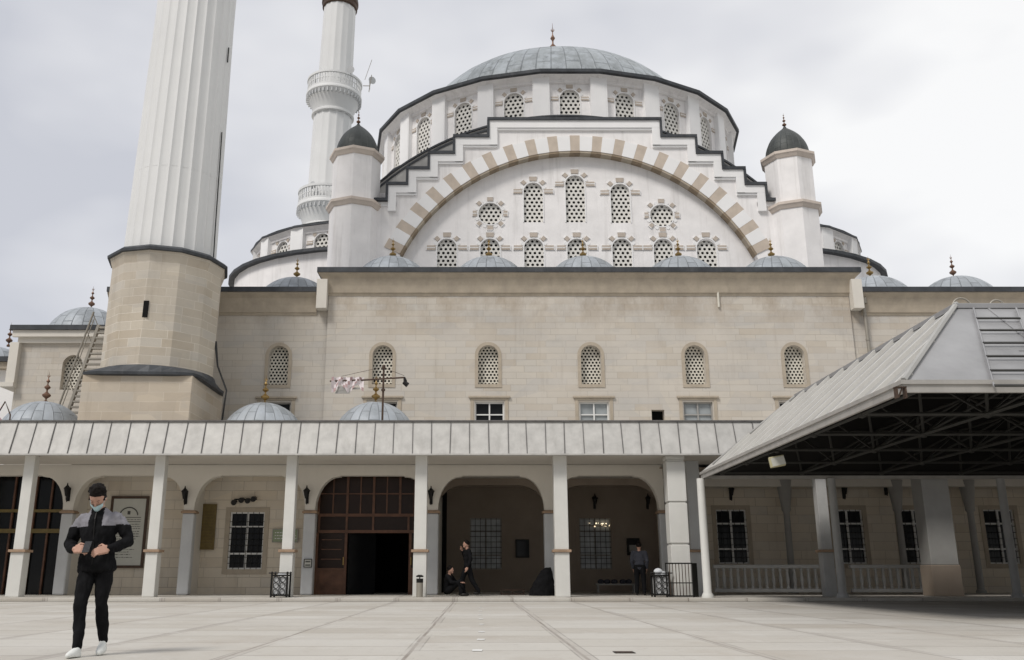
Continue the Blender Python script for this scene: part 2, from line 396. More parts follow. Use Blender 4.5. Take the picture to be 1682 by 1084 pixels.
def lattice_mb(w, h, pitch, hole=.33, depth=.06):
    """pierced stone grille: honeycomb of round holes through a plate, centred on x, from z=0 up"""
    m = MB(); dz = pitch*.866; rows = int(h/dz)+1; cols = int(w/pitch)+2
    for r in range(rows):
        cz = dz*(r+.5); off = (r % 2)*pitch/2
        for c in range(cols):
            cx = (c-(cols-1)/2)*pitch+off-pitch/4
            H = []; C = []
            R = pitch/math.sqrt(3)
            hexv = [(cx+R*math.sin(PI/3*k), cz+R*math.cos(PI/3*k)) for k in range(6)]
            for k in range(6):
                a, b = hexv[k], hexv[(k+1) % 6]
                H += [a, ((a[0]+b[0])/2, (a[1]+b[1])/2)]
            for k in range(12):
                C.append((cx+pitch*hole*math.sin(PI/6*k), cz+pitch*hole*math.cos(PI/6*k)))
            n = len(m.v)
            m.v += [(a, 0, b) for a, b in H]+[(a, 0, b) for a, b in C]+[(a, depth, b) for a, b in C]
            for k in range(12):
                k2 = (k+1) % 12
                m.f.append((n+k, n+k2, n+12+k2, n+12+k)); m.m.append(0)
                m.f.append((n+12+k, n+12+k2, n+24+k2, n+24+k)); m.m.append(0)
    return m
def surround_mb(w, h, round_=False):
    """scalloped relief border with brown inset blocks round a window; z=0 at the sill"""
    m = MB(); r = w/2; zs = h-r
    cz = zs if not round_ else h/2
    blocks = [(0, .46, .12), (45, .24, .10), (90, .25, .20), (135, .24, .10), (180, .46, .12)] if not round_ else [(k, .22, .10 if k % 90 else .15) for k in (0, 45, 90, 135, 180, 225, 270, 315)]
    for a, l, hw_ in blocks:
        t = math.radians(a); d = Vector((math.cos(t), 0, math.sin(t))); e_ = Vector((-math.sin(t), 0, math.cos(t)))
        m.obox(Vector((0, -.025, cz))+d*(r+.09+l/2), d*l/2, (0, .025, 0), e_*hw_, 1)
        if a in (0, 180): m.obox(Vector((0, -.03, cz))+d*(r+.09+l/2), d*l/2*.98, (0, .025, 0), e_*.02, 0)
        m.obox(Vector((0, -.03, cz))+d*(r+.10+l), d*.018, (0, .022, 0), e_*(hw_+.015), 0)
    sweep = range(0, 180, 45) if not round_ else range(0, 360, 45)
    for a in sweep:
        t = math.radians(a+22.5); c0 = Vector((math.cos(t)*(r+.13), 0, cz+math.sin(t)*(r+.13)))
        pts = [(c0.x+.10*math.cos(k*PI/6), c0.z+.10*math.sin(k*PI/6)) for k in range(12)]
        m.slab(pts, [], -.022, .0, 0)
    n = 20; a_list = [PI*i/n for i in range(n+1)] if not round_ else [2*PI*i/n for i in range(n)]
    inner = [(math.cos(a)*(r-.002), cz+math.sin(a)*(r-.002)) for a in a_list]; outer = [(math.cos(a)*(r+.055), cz+math.sin(a)*(r+.055)) for a in a_list]
    if not round_: m.slab([(inner[0][0], 0)]+[inner[0]]+[p for p in inner[1:-1]]+[inner[-1], (inner[-1][0], 0), (outer[-1][0], 0)]+list(reversed(outer))+[(outer[0][0], 0)], [], -.028, .0, 0)
    else: m.slab(outer, [list(reversed(inner))], -.028, .0, 0)
    return m
def finial_mb(h, r):
    """stacked brass bulbs tapering to a crescent tip"""
    pr = [(r*.55, 0), (r*.6, h*.06), (r*.18, h*.10), (r*.18, h*.14), (r, h*.22), (r*1.05, h*.27), (r*.22, h*.36), (r*.2, h*.42), (r*.75, h*.48), (r*.78, h*.51), (r*.18, h*.58), (r*.16, h*.64),
          (r*.5, h*.69), (r*.12, h*.76), (r*.1, h*.80)]
    m = MB().lathe(pr, 12)
    for k in range(8):      # crescent
        a, b = math.radians(-70+k*40-70*0), math.radians(-70+(k+1)*40)
    pts = [(r*.30*math.cos(math.radians(t)), 0, h*.86+r*.30*math.sin(math.radians(t))) for t in range(-240, 61, 25)]
    m.tube(pts, [r*.03+r*.08*math.sin(PI*i/(len(pts)-1)) for i in range(len(pts))], 6)
    m.tube([(0, 0, h*.78), (0, 0, h*.85)], r*.1, 6); m.tube([(0, 0, h*.85), (0, 0, h)], [r*.08, r*.02], 6)
    return m

# ------------------------------------------------------------------ ground
GY0, GY1 = 27.3, 38.0
g = MB()
g.quad([(-600, -60, 0), (600, -60, 0), (600, GY0, 0), (-600, GY0, 0)]); g.quad([(-600, GY0, 0), (600, GY0, 0), (600, 1500, 0), (-600, 1500, 0)])
tag(part('ground', g, 'paving'), kind='structure')
g = MB(); g.box(-30, 34, GY0, GY1, .004, .10)
tag(part('porch_floor', g, 'paving', bevel=.015), kind='structure')
mk = [(784, 1069, .085), (790, 1051, .075), (791, 1038, .07), (791, 1026, .06), (790, 1017, .06), (789, 1010, .06), (789, 1004, .06), (789, 998, .06)]
ORD = ['small white square floor marker %s on the paving' % q for q in ('nearest to the viewer, largest of the row', 'second in the row from the viewer', 'third in the row from the viewer', 'fourth in the row from the viewer', 'fourth in the row counted from the porch', 'third in the row counted from the porch', 'second in the row counted from the porch', 'closest to the porch, faintest of the row')]
for i, (a, b_, r) in enumerate(mk):
    v = (CY-b_)/F; Y = -CH*(ct-v*st)/(st+v*ct); X = px_(a, b_, Y)
    m = MB(); m.box(-r*.6, r*.6, -r, r, 0, .004)
    tag(part('floor_marker', m, 'marker_white', loc=(X, Y, .004), rz=random.uniform(-.1, .1)), ORD[i], 'floor marker', 'white floor markers in a row on the paving')

# ------------------------------------------------------------------ the mosque
AX = px_(943, 200, 44)
WY, TY = 37.5, 44.0
MO = thing('mosque', 'large stone and white plaster mosque with a grey lead central dome and stepped arched gable', 'mosque', (AX, WY, 0))
def mp_(name, mb, mats, **k): return part(name, mb, mats, MO, world=True, **k)

# --- main block wall with its two rows of windows
xl, xr = px_(541, 460, WY), px_(1391, 460, WY)
ZT = pz(452, WY)
wcx = [px_(p, 600, WY) for p in (628, 802, 971, 1142, 1306)]
wl_cx = px_(457, 600, WY+.12); wz0, wz1 = pz(631, WY), pz(567, WY)
WW = .86
sq = [px_(p, 672, WY) for p in (628, 804, 976, 1147, 1305)]
sz1, sz0 = pz(660, WY), pz(697, WY)
holes = [arch(c, wz0, WW, wz1-wz0) for c in wcx]+[rect(c-.62, c+.62, sz0, sz1) for c in sq]
bx_ = px_(1081, 681, WY); holes.append(rect(bx_-.27, bx_+.27, pz(690, WY), pz(673, WY)))
m = MB(); m.slab(rect(xl, xr, 4.0, ZT), holes, WY, WY+.45, 0, back=False)
m.quad([(xl, WY, 4), (xl, WY, ZT), (xl, WY+7, ZT), (xl, WY+7, 4)]); m.quad([(xr, WY, 4), (xr, WY, ZT), (xr, WY+7, ZT), (xr, WY+7, 4)])
mp_('wall', m, 'stone')
# wings
XR2 = 40.0; xll = px_(352, 480, WY+.12)-4.5
ZW = pz(484, WY+.12)
rwc = [px_(p, 600, WY+.12) for p in (1461, 1625)]
for x0, x1, cc in ((xll, xl, [wl_cx]), (xr, XR2, rwc)):
    hs = [arch(c, wz0, WW, wz1-wz0) for c in cc]
    if x0 == xll: hs.append(rect(px_(452, 672, WY)-.62, px_(452, 672, WY)+.62, sz0, sz1))
    m = MB(); m.slab(rect(x0, x1, 4.0, ZW), hs, WY+.12, WY+.55, 0, back=False)
    m.quad([(x0, WY+.12, 4), (x0, WY+.12, ZW), (x0, WY+8, ZW), (x0, WY+8, 4)])
    mp_('wing_wall', m, 'stone')
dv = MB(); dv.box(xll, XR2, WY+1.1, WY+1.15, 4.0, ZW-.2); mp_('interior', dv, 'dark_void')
# cornices: stone cavetto under a lead edge
def cornice(x0, x1, y, z, ret=0, name='cornice', h1=.95, over=.42, ends=(True, True)):
    m = MB(); prof = [(0, z-h1), (.03, z-h1), (.06, z-h1+.10), (.10, z-h1+.12), (.16, z-h1*.55), (over*.6, z-.22), (over, z-.05), (over, z)]
    o = mp_  # profile extruded along x, mitred simply at the ends
    for i in range(len(prof)-1):
        (a, za), (b, zb) = prof[i], prof[i+1]
        ea0, eb0 = (a, b) if ends[0] else (0, 0); ea1, eb1 = (a, b) if ends[1] else (0, 0)
        m.quad([(x0-ea0, y-a, za), (x1+ea1, y-a, za), (x1+eb1, y-b, zb), (x0-eb0, y-b, zb)])
        if ends[0]: m.quad([(x0-a, y-a, za), (x0-b, y-b, zb), (x0-b, y+7, zb), (x0-a, y+7, za)])
        if ends[1]: m.quad([(x1+a, y-a, za), (x1+b, y-b, zb), (x1+b, y+7, zb), (x1+a, y+7, za)])
    mp_(name, m, 'stone_trim')
    m = MB(); e0 = over+.03 if ends[0] else 0; e1 = over+.03 if ends[1] else 0
    m.box(x0-e0-.02, x1+e1+.02, y-over-.05, y+.6, z+.002, z+.22)
    mp_('lead_edge', m, 'lead_edge')
cornice(xl, xr, WY, ZT)
cornice(xll, xl-.5, WY+.12, ZW, ends=(False, False)); cornice(xr+.5, XR2, WY+.12, ZW, ends=(False, False))
m = MB(); m.box(xl-.3, xr+.3, WY+.4, 75, ZT-.15, ZT+.05); m.box(xll, xl-.31, WY+.4, 75, ZW-.15, ZW+.05); m.box(xr+.31, XR2, WY+.4, 75, ZW-.15, ZW+.05)
mp_('flat_roof', m, 'roof_lead')
# cream corner strip where the taller block steps down
for sx_, xx in ((-1, xl), (1, xr)):
    m = MB(); m.box(min(xx+sx_*.02, xx+sx_*.46), max(xx+sx_*.02, xx+sx_*.46), WY-.40, WY+.1, ZW-.75, ZT-.3); mp_('cornice_return', m, 'plaster_porch')

# lattice windows in the stone wall
lat_stone = lattice_mb(WW+.1, wz1-wz0, .155, .33).mesh('lattice', 'lattice_warm')
glass_arch = MB().box(-.55, .55, .10, .12, -.05, wz1-wz0).mesh('glass', 'glass_dark')
fr_mb = MB(); fr_mb.slab([(-WW/2-.14, -.14), (WW/2+.14, -.14)]+[(p[0]*1.0+(.14 if p[0] > 0 else -.14)*1, p[1]) for p in arch(0, 0, WW, wz1-wz0)[2:3]]+[((WW/2+.14)*math.cos(PI*i/14), wz1-wz0-WW/2+(WW/2+.14)*math.sin(PI*i/14)) for i in range(1, 14)]+[(-WW/2-.14, wz1-wz0-WW/2)],
                      [list(reversed(arch(0, 0, WW-.002, wz1-wz0-.002)))], -.025, .0)
frame_arch = fr_mb.mesh('surround', 'stone_trim')
def stone_window(cx, y):
    w = part('lattice_window', lat_stone, None, MO, loc=(cx, y+.30, wz0))
    part('glass', glass_arch, None, w, loc=(cx, y+.30, wz0))
    part('surround', frame_arch, None, w, loc=(cx, y-.002, wz0))
for c in wcx: stone_window(c, WY)
for c in [wl_cx]+rwc: stone_window(c, WY+.12)
# square windows above the porch roof
pal = {0: ('glass_grey', 'dull_frame'), 1: ('glass_dark', 'bright_frame'), 2: ('glass_sky', 'bright_frame'), 3: ('glass_sky', 'dull_frame'), 4: ('glass_dark', 'dull_frame')}
for i, c in enumerate([px_(452, 672, WY)]+sq):
    gl, fm = pal[[4, 4, 1, 2, 3, 4][i]]; y = WY+(.12 if i == 0 else 0)
    m = MB(); m.box(-.62, .62, .18, .20, 0, sz1-sz0); w = part('sash_window', m, gl, MO, loc=(c, y, sz0))
    m = MB(); H = sz1-sz0; m.box(-.62, -.56, .10, .17, 0, H); m.box(.56, .62, .10, .17, 0, H); m.box(-.56, .56, .10, .17, H-.06, H); m.box(-.03, .03, .10, .17, 0, H-.06); m.box(-.56, -.03, .11, .16, H*.42, H*.42+.05); m.box(.03, .56, .11, .16, H*.42, H*.42+.05)
    part('frame', m, fm, w, loc=(c, y, sz0))
    m = MB(); m.box(-.88, .88, -.10, .0, H+.16, H+.24); m.box(-.80, .80, -.05, .0, H+.08, H+.16); m.box(-.80, -.66, -.03, .0, -.2, H+.08); m.box(.66, .80, -.03, .0, -.2, H+.08)
    part('hood_moulding', m, 'stone_trim', w, loc=(c, y-.002, sz0), bevel=.01)
m = MB(); m.box(bx_-.3, bx_+.3, WY+.4, WY+.42, pz(692, WY), pz(670, WY)); mp_('vent_opening', m, 'dark_void')

# downpipe on the right wing, stain pipe stub
XP = px_(1421, 520, WY-.1)
m = MB(); m.tube([(XP, WY-.10, 5), (XP, WY-.10, pz(500, WY))], .07, 10); m.tube([(XP, WY-.10, pz(500, WY)), (XP, WY-.10, pz(494, WY)), (XP, WY-.2, pz(490, WY))], [.15, .16, .10], 10)
for py in (520, 560, 600): m.tube([(XP, WY-.10, pz(py, WY)), (XP, WY-.10, pz(py-3, WY))], .09, 10)
mp_('downpipe', m, 'steel_light', smooth=40)
XQ = px_(1179, 480, WY-.05)
m = MB(); m.tube([(XQ, WY-.06, pz(505, WY)), (XQ, WY-.06, pz(470, WY))], .05, 8); mp_('drain_stub', m, 'lattice_warm', smooth=40)

# roof domes over the front aisle
def dome_mb(r, h, drum=.35, n=32, sx=1, sy=1):
    pr = [(r*1.08, 0), (r*1.08, drum*.6), (r*1.0, drum)]+[(r*math.cos(PI/2*i/12), drum+h*math.sin(PI/2*i/12)) for i in range(1, 12)]+[(r*.02, drum+h)]
    return MB().lathe(pr, n, sx=sx, sy=sy)
dm_small = dome_mb(2.0, 1.95, .25).mesh('roof_dome', 'lead_small', smooth=35)
fin_small = finial_mb(1.15, .16).mesh('finial', 'brass', smooth=40)
fin_dark = finial_mb(1.25, .15).mesh('finial', 'copper', smooth=40)
for i, p in enumerate((645, 803, 958, 1115, 1268)):
    X = px_(p, 430, 41); d = part('roof_dome', dm_small, None, MO, loc=(X, 41, ZT-.15), rz=i*.7)
    part('finial', fin_small, None, d, loc=(X, 41, ZT+1.95))
for i, (p, py, Y, me) in enumerate(((487, 462, 41, fin_small), (1430, 460, 41, fin_small), (1567, 460, 41.5, fin_dark), (1735, 460, 41.5, fin_dark))):
    X = px_(p, py, Y); zt = pz(py-4, Y); d = part('roof_dome', dm_small, None, MO, loc=(X, Y, zt-2.2), rz=i)
    part('finial', me, None, d, loc=(X, Y, zt-.05))

# --- white upper body, tympanum gable
BX = 10.6
m = MB(); m.box(AX-BX, AX+BX, TY+.9, 74, ZT, 20.6); mp_('upper_body', m, 'plaster')
hw = [139, 196, 238, 274, 308, 332]; yy = [200, 228, 255, 280.5, 306, 332]
st_ = [(px_(CX+h, y, TY), pz(y, TY)) for h, y in zip(hw, yy)]          # half width (m), height (m)
outl = []
for i, (w, z) in enumerate(st_):
    if i: outl.append((w, st_[i-1][1]) if False else (st_[i-1][0], z))
    outl.append((w, z))
right = [(AX+st_[0][0], st_[0][1])]
for i in range(1, 6): right += [(AX+st_[i-1][0], st_[i][1]), (AX+st_[i][0], st_[i][1])]
right += [(AX+st_[5][0], ZT)]
left = [(2*AX-x, z) for x, z in reversed(right)]
# great arch: circle through crown and springing
zc_top = pz(249.5, TY); ax_s, az_s = px_(CX+289, 413, TY), pz(413, TY)
dzv = zc_top-az_s; RA = (ax_s**2+dzv**2)/(2*dzv); zc = zc_top-RA
aend = math.atan2(ZT-.1-zc, math.sqrt(RA*RA-(ZT-.1-zc)**2))
arcp = [(AX+RA*math.cos(a), zc+RA*math.sin(a)) for a in [aend+(PI-2*aend)*i/48 for i in range(49)]]
m = MB(); m.slab([(arcp[-1][0], ZT-.1)]+left[1:]+right[:-1]+[(right[-1][0], ZT-.1)][:1]+arcp, [], TY, TY+1.0, 0) if False else None
gp = [(left[0][0], ZT-.1)]+left[1:]+right[:-1]+[(right[-1][0], ZT-.1)]+arcp
m.slab(gp, [], TY, TY+1.0, 0); mp_('stepped_gable', m, 'plaster')
# recessed tympanum with windows
TT = TY+.45
tw = []
for p, top, bot in ((876, 300, 365), (945, 288, 365), (1019, 302, 366)): tw.append(('tall', px_(p, 330, TT), pz(bot, TT), pz(top, TT)))
for p, top in ((734, 392), (805, 392), (877, 392), (948, 392), (1022, 392), (1090, 393), (1161, 394)): tw.append(('low', px_(p, 415, TT), pz(443, TT), pz(top, TT)))
for p, cy_ in ((805, 351), (1087, 354)): tw.append(('round', px_(p, cy_, TT), pz(cy_+18, TT), pz(cy_-18, TT)))
w0 = px_(CX+33, 400, TT)*0+1.02
m = MB(); hs = []
for k, cx, a, b_ in tw:
    hs.append(arch(cx, a, w0, b_-a) if k != 'round' else circ(cx, (a+b_)/2, (b_-a)/2))
ap2 = [(AX+(x-AX)*1.01, z+.05) for x, z in arcp]
m.slab(list(ap2)+[(ap2[-1][0], ZT-.12), (ap2[0][0], ZT-.12)][:0], hs, TT, TT+.22, 0, back=False)
mp_('tympanum', m, 'plaster')
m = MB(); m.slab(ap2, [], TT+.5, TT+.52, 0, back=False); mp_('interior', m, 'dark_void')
cache = {}
for k, cx, a, b_ in tw:
    key = (k, round(b_-a, 1)); H = b_-a; W = w0 if k != 'round' else H
    if key not in cache:
        cache[key] = (lattice_mb(W+.1, H, .25, .31).mesh('lattice', 'lattice'), surround_mb(W, H, k == 'round').mesh('surround', ['plaster_hi', 'block_tan']), MB().box(-W/2-.05, W/2+.05, .10, .12, 0, H).mesh('glass', 'glass_dusty'))
    la, su, gl = cache[key]
    w = part('lattice_window', la, None, MO, loc=(cx, TT+.14, a)); part('glass', gl, None, w, loc=(cx, TT+.14, a)); part('surround', su, None, w, loc=(cx, TT-.003, a))
# voussoirs of the great arch
nv = 41; a_lo = math.atan2(pz(418, TY)-zc, px_(CX+294, 418, TY)); a_hi = PI-a_lo
vt, vw = MB(), MB(); RT = RA+.90
for i in range(nv):
    a, b_ = a_lo+(a_hi-a_lo)*i/nv, a_lo+(a_hi-a_lo)*(i+1)/nv
    tan = (i % 2 == 0); tgt = vt if tan else vw; ro = RT+(.05 if tan else 0.0); ri = RA+.05
    g_ = .0035 if tan else -.0035
    q = [(AX+r_*math.cos(t), zc+r_*math.sin(t)) for r_, t in ((ri, a+g_), (ro, a+g_), (ro, b_-g_), (ri, b_-g_))]
    tgt.slab(q, [], TY-(.05 if tan else .06), TY+.001, 0)
    # soffit lip, brown weathered under the tan stones
    q = [(AX+r_*math.cos(t), zc+r_*math.sin(t)) for r_, t in ((RA-.06, a), (RA+.046, a), (RA+.046, b_), (RA-.06, b_))]
    tgt.slab(q, [], TY-.03, TY+.60, 1)
mp_('brown_voussoirs', vt, ['tan_stone', 'tan_stain']); mp_('white_voussoirs', vw, ['plaster_hi', 'stone_trim'])
# stepped mouldings and lead caps
mm, lc = MB(), MB(); T = .42
for sgn in (1, -1):
    for i in range(6):
        w, z = st_[i]; wprev = st_[i-1][0] if i else 0
        xa, xb = (wprev-(T if i else 0)), w
        def bx(M, a, b, y0, y1, z0, z1):
            a, b = AX+sgn*a, AX+sgn*b; M.box(min(a, b), max(a, b), y0, y1, z0, z1)
        bx(mm, xa+(.001 if i else 0), xb, TY-.16, TY-.001, z-T, z) if i < 5 else bx(mm, xa, xb, TY-.05, TY-.001, z-T*.6, z)
        if i < 5: bx(mm, xa+(.001 if i else 0), xb-.05, TY-.10, TY-.0015, z-T-.12, z-T-.002)
        if i < 5: bx(mm, w-T, w, TY-.157, TY-.0012, st_[i+1][1]-(T if i < 4 else .55), z-T-.001)
        bx(lc, max(0, xa+(T if i else 0)+.0), xb+.12, TY-.24, TY+1.2, z+.002, z+.16)
        if i < 5: bx(lc, w+.002, w+.13, TY-.22, TY+1.18, st_[i+1][1]+.165, z)
mp_('step_moulding', mm, 'plaster_hi'); mp_('lead_coping', lc, 'lead_edge')

# big lead covered arch behind the gable
YA = TY+1.3
pts = [P(x, y, YA) for x, y in ((624, 303), (653, 269), (706, 239), (749, 224), (802, 209), (1082, 216), (1141, 232), (1183, 257), (1210, 281))]
best = None
for k in range(-40, 160):
    zz_ = k*.1
    for cxx in (AX-.3, AX, AX+.2):
        rs = [math.hypot(p.x-cxx, p.z-zz_) for p in pts]; mr = sum(rs)/len(rs); er = sum((r-mr)**2 for r in rs)
        if best is None or er < best[0]: best = (er, zz_, mr, cxx)
_, zb, rb, cb = best; zb -= .12
a1_ = math.acos(min(.999, 11.6/rb))
arc2 = [(cb+rb*math.cos(a), zb+rb*math.sin(a)) for a in [a1_+(PI-2*a1_)*i/40 for i in range(41)]]
m = MB(); m.slab(arc2+[(arc2[-1][0], 16), (arc2[0][0], 16)], [], YA, YA+2.5, 0); mp_('barrel_arch', m, 'lead_face')
m = MB(); ao = [(cb+(rb+.10)*math.cos(a), zb+(rb+.10)*math.sin(a)) for a in [a1_+(PI-2*a1_)*i/40 for i in range(41)]]
m.slab(ao+list(reversed([(x, z+.0) for x, z in arc2])), [], YA-.10, YA+2.6, 0)
ai, aj = [[(cb+(rb-k_)*math.cos(a), zb+(rb-k_)*math.sin(a)) for a in [a1_+(PI-2*a1_)*i/40 for i in range(41)]] for k_ in (.10, .20)]
m.slab(ai+list(reversed(aj)), [], YA-.05, YA-.002, 0)
mp_('arch_lead_edge', m, 'lead_edge')

# --- polygonal drums
def drum(cx, cy, a, b, z0, z1, N, ang0, wins, eave=.35, wallm='plaster', win_w=1.25, win_h=2.6, win_z=None, pil=1.0, bay=True, name='drum', edge_h=.25, span=None):
    """ring of N flat bays on an ellipse; returns nothing, makes wall, buttresses, windows, lead eave"""
    W = MB(); PL = []
    vs = [(cx+a*math.cos(ang0+2*PI*(i-.5)/N), cy+b*math.sin(ang0+2*PI*(i-.5)/N)) for i in range(N+1)]
    E = MB()
    for i in range(N):
        mid = ang0+2*PI*i/N
        p, q = Vector((*vs[i], 0)), Vector((*vs[i+1], 0)); c = (p+q)/2; t = (q-p); wd_ = t.length; t.normalize(); nrm = Vector((t.y, -t.x, 0))
        if nrm.dot(Vector((c.x-cx, c.y-cy, 0))) < 0: nrm = -nrm
        if c.y > cy+b*.35 and False: continue
        fr = lambda x, y, z, c=c, t=t, nrm=nrm: tuple(c+t*x-nrm*y+Vector((0, 0, z)))
        hs = []
        haswin = (wins is None or i in wins) and c.y < cy+2
        if haswin: hs = [arch(0, win_z, win_w, win_h)]
        W.slab(rect(-wd_/2, wd_/2, z0, z1), hs, 0, .25, 0, fr=fr, back=False)
        rz = math.atan2(nrm.y, nrm.x)+PI/2
        if haswin:
            key = ('d', win_w, win_h)
            if key not in cache:
                cache[key] = (lattice_mb(win_w+.1, win_h, .29, .31).mesh('lattice', 'lattice'), surround_mb(win_w, win_h).mesh('surround', ['plaster_hi', 'block_tan']), MB().box(-win_w/2-.05, win_w/2+.05, .08, .10, 0, win_h).mesh('glass', 'glass_dusty'))
            la, su, gl = cache[key]
            o1 = c-nrm*.14+Vector((0, 0, win_z)); o2 = c+nrm*.003+Vector((0, 0, win_z))
            w = part('lattice_window', la, None, MO, loc=o1, rz=rz); part('glass', gl, None, w, loc=o1, rz=rz); part('surround', su, None, w, loc=o2, rz=rz)
        # buttress centred on vertex i
        if c.y < cy+b*.6 or True:
            vd = Vector((vs[i][0]-cx, vs[i][1]-cy, 0)); vn = Vector((vd.x/a**2, vd.y/b**2, 0)).normalized()
            m_ = MB(); m_.box(-pil/2, pil/2, -.24, .3, 0, z1-z0-.02)
            m_.box(-pil/2+.1, pil/2-.1, -.25, -.245, .2, z1-z0-.5)
            if vs[i][1] < cy+3: part('buttress', m_, 'plaster_hi' if wallm == 'plaster' else wallm, MO, loc=(vs[i][0], vs[i][1], z0), rz=math.atan2(vn.y, vn.x)+PI/2)
    part(name+'_wall', W, wallm, MO, world=True, loc=(cx, cy, z0))
    k1, k2 = (a+eave+.38)/a, (b+eave+.38)/b
    E.lathe([(1, z1-.001), (1.0, z1+edge_h*.8), (.97, z1+edge_h), (.5, z1+edge_h+.5)], N, rf=None, c=(cx, cy), sx=a+eave+.38, sy=b+eave+.38, a0=ang0-PI/N, a1=ang0-PI/N+2*PI)
    E.lathe([(1, z1-.001), (.9, z1-.001)], N, c=(cx, cy), sx=a+eave+.38, sy=b+eave+.38, a0=ang0-PI/N, a1=ang0-PI/N+2*PI)
    part('eave', E, 'lead_edge', MO, world=True, loc=(cx, cy, z1))
    S_ = MB(); S_.lathe([(1.0, z1-.45), (1.012, z1-.40), (1.012, z1-.25), (1.03, z1-.1), (1.045, z1-.004)], N, c=(cx, cy), sx=a+.01, sy=b+.01, a0=ang0-PI/N, a1=ang0-PI/N+2*PI)
    part('eave_moulding', S_, 'plaster', MO, world=True, loc=(cx, cy, z1))
DYC, DA, DB, DZ1 = 59.0, 12.1, 10.1, 30.0
DX = px_(911, 190, 59)
drum(DX, DYC, DA, DB, 25.0, DZ1, 22, -PI/2, None, win_w=1.22, win_h=pz(146, DYC-DB)-25.6, win_z=25.6, pil=1.02)
m = MB(); m.lathe([(1.0, 16), (1.0, 25.6)], 22, c=(DX, DYC), sx=DA+.5, sy=DB+.5, a0=-PI/2-PI/22, a1=-PI/2-PI/22+2*PI); mp_('drum_base', m, 'plaster')
m = MB(); m.lathe([(1.0, 25.6), (1.0, 25.9), (.9, 26.1)], 22, c=(DX, DYC), sx=DA+.95, sy=DB+.95, a0=-PI/2-PI/22, a1=-PI/2-PI/22+2*PI); m.lathe([(1.0, 25.6), (.9, 25.6)], 22, c=(DX, DYC), sx=DA+.95, sy=DB+.95, a0=-PI/2-PI/22, a1=-PI/2-PI/22+2*PI); mp_('drum_ledge', m, 'lead_edge')
dmain = dome_mb(1.0, 1.0, .0, 96)
dmain.v = [(x*10.0, y*8.8, z*6.45) for x, y, z in dmain.v]
dome_o = part('central_dome', dmain, 'lead_main', MO, loc=(DX, DYC, DZ1+.05), smooth=50)
part('finial', finial_mb(4.2, .36), 'copper', dome_o, loc=(DX, DYC, DZ1+6.35), smooth=40)

# side half-dome drums and the lower exedras
for sgn in (-1, 1):
    cx = AX+sgn*12.2+.3
    drum(cx, 61, 9.0, 6.9, 19.5, 22.6, 16, -PI/2, None, eave=.05, edge_h=.16, win_w=1.1, win_h=1.5, win_z=20.6, pil=1.0, name='side_drum')
    m = MB(); m.lathe([(1.0, 20.25), (1.0, 20.45), (.80, 21.0)], 40, c=(cx, 61), sx=10.8, sy=8.6); m.lathe([(1.0, 20.25), (.93, 20.25)], 40, c=(cx, 61), sx=10.8, sy=8.6); mp_('exedra_lead_edge', m, 'lead_edge')
    m = MB(); m.lathe([(1.0, ZW-.3), (1.0, 20.26)], 40, c=(cx, 61), sx=10.4, sy=8.2); mp_('exedra_wall', m, 'plaster', smooth=40)
    sdm = dome_mb(1.0, 1.0, 0, 48); sdm.v = [(x*8.6, y*6.6, z*1.0) for x, y, z in sdm.v]
    part('half_dome', sdm, 'lead_main', MO, loc=(cx, 61, 22.8), smooth=50)

# corner turrets
def turret(p_top, p_low, py_off):
    YT = TY+.35
    cxp = px_((p_top+p_low)/2, 340, YT)
    R1 = px_(CX+41.0, 400, YT); R2 = px_(CX+37.5, 290, YT)
    zc1, zc0 = pz(253+py_off, YT-1), pz(337+py_off, YT-1)
    a0 = -PI/2+PI/8*0
    m = MB(); m.lathe([(R1*1.04, ZT-.2), (R1*1.04, zc0)], 8, a0=a0, a1=a0+2*PI); m.lathe([(R2*1.05, zc0), (R2*1.05, zc1)], 8, a0=a0, a1=a0+2*PI)
    t = part('corner_turret', m, 'plaster', MO, loc=(cxp, YT, 0))
    m = MB()
    for z, r in ((zc0, R1*1.04), (zc1, R2*1.05)):
        m = MB(); m.lathe([(r*.98, z-.16), (r+.06, z-.14), (r+.14, z), (r+.20, z+.06), (r+.20, z+.20), (r+.05, z+.26), (r*.9, z+.30)], 8, a0=a0, a1=a0+2*PI)
        part('turret_cornice', m, 'cornice_tan', t, loc=(cxp, YT, 0))
    zd = zc1+.24; rd = R2*.93; hd = 1.62
    pr = [(rd, 0), (rd*.99, .12)]+[(rd*f_, .12+hd*g_) for f_, g_ in ((.985, .12), (.955, .24), (.90, .37), (.82, .50), (.72, .62), (.60, .73), (.47, .83), (.33, .92), (.20, .995), (.10, 1.06), (.04, 1.14))]+[(.02, hd+.34)]
    part('turret_dome', MB().lathe(pr, 24), 'lead_dark', t, loc=(cxp, YT, zd), smooth=40)
    part('finial', finial_mb(.95, .11), 'copper', t, loc=(cxp, YT, zd+hd+.2), smooth=40)
turret(585, 582, -3); turret(1294, 1309, 2)

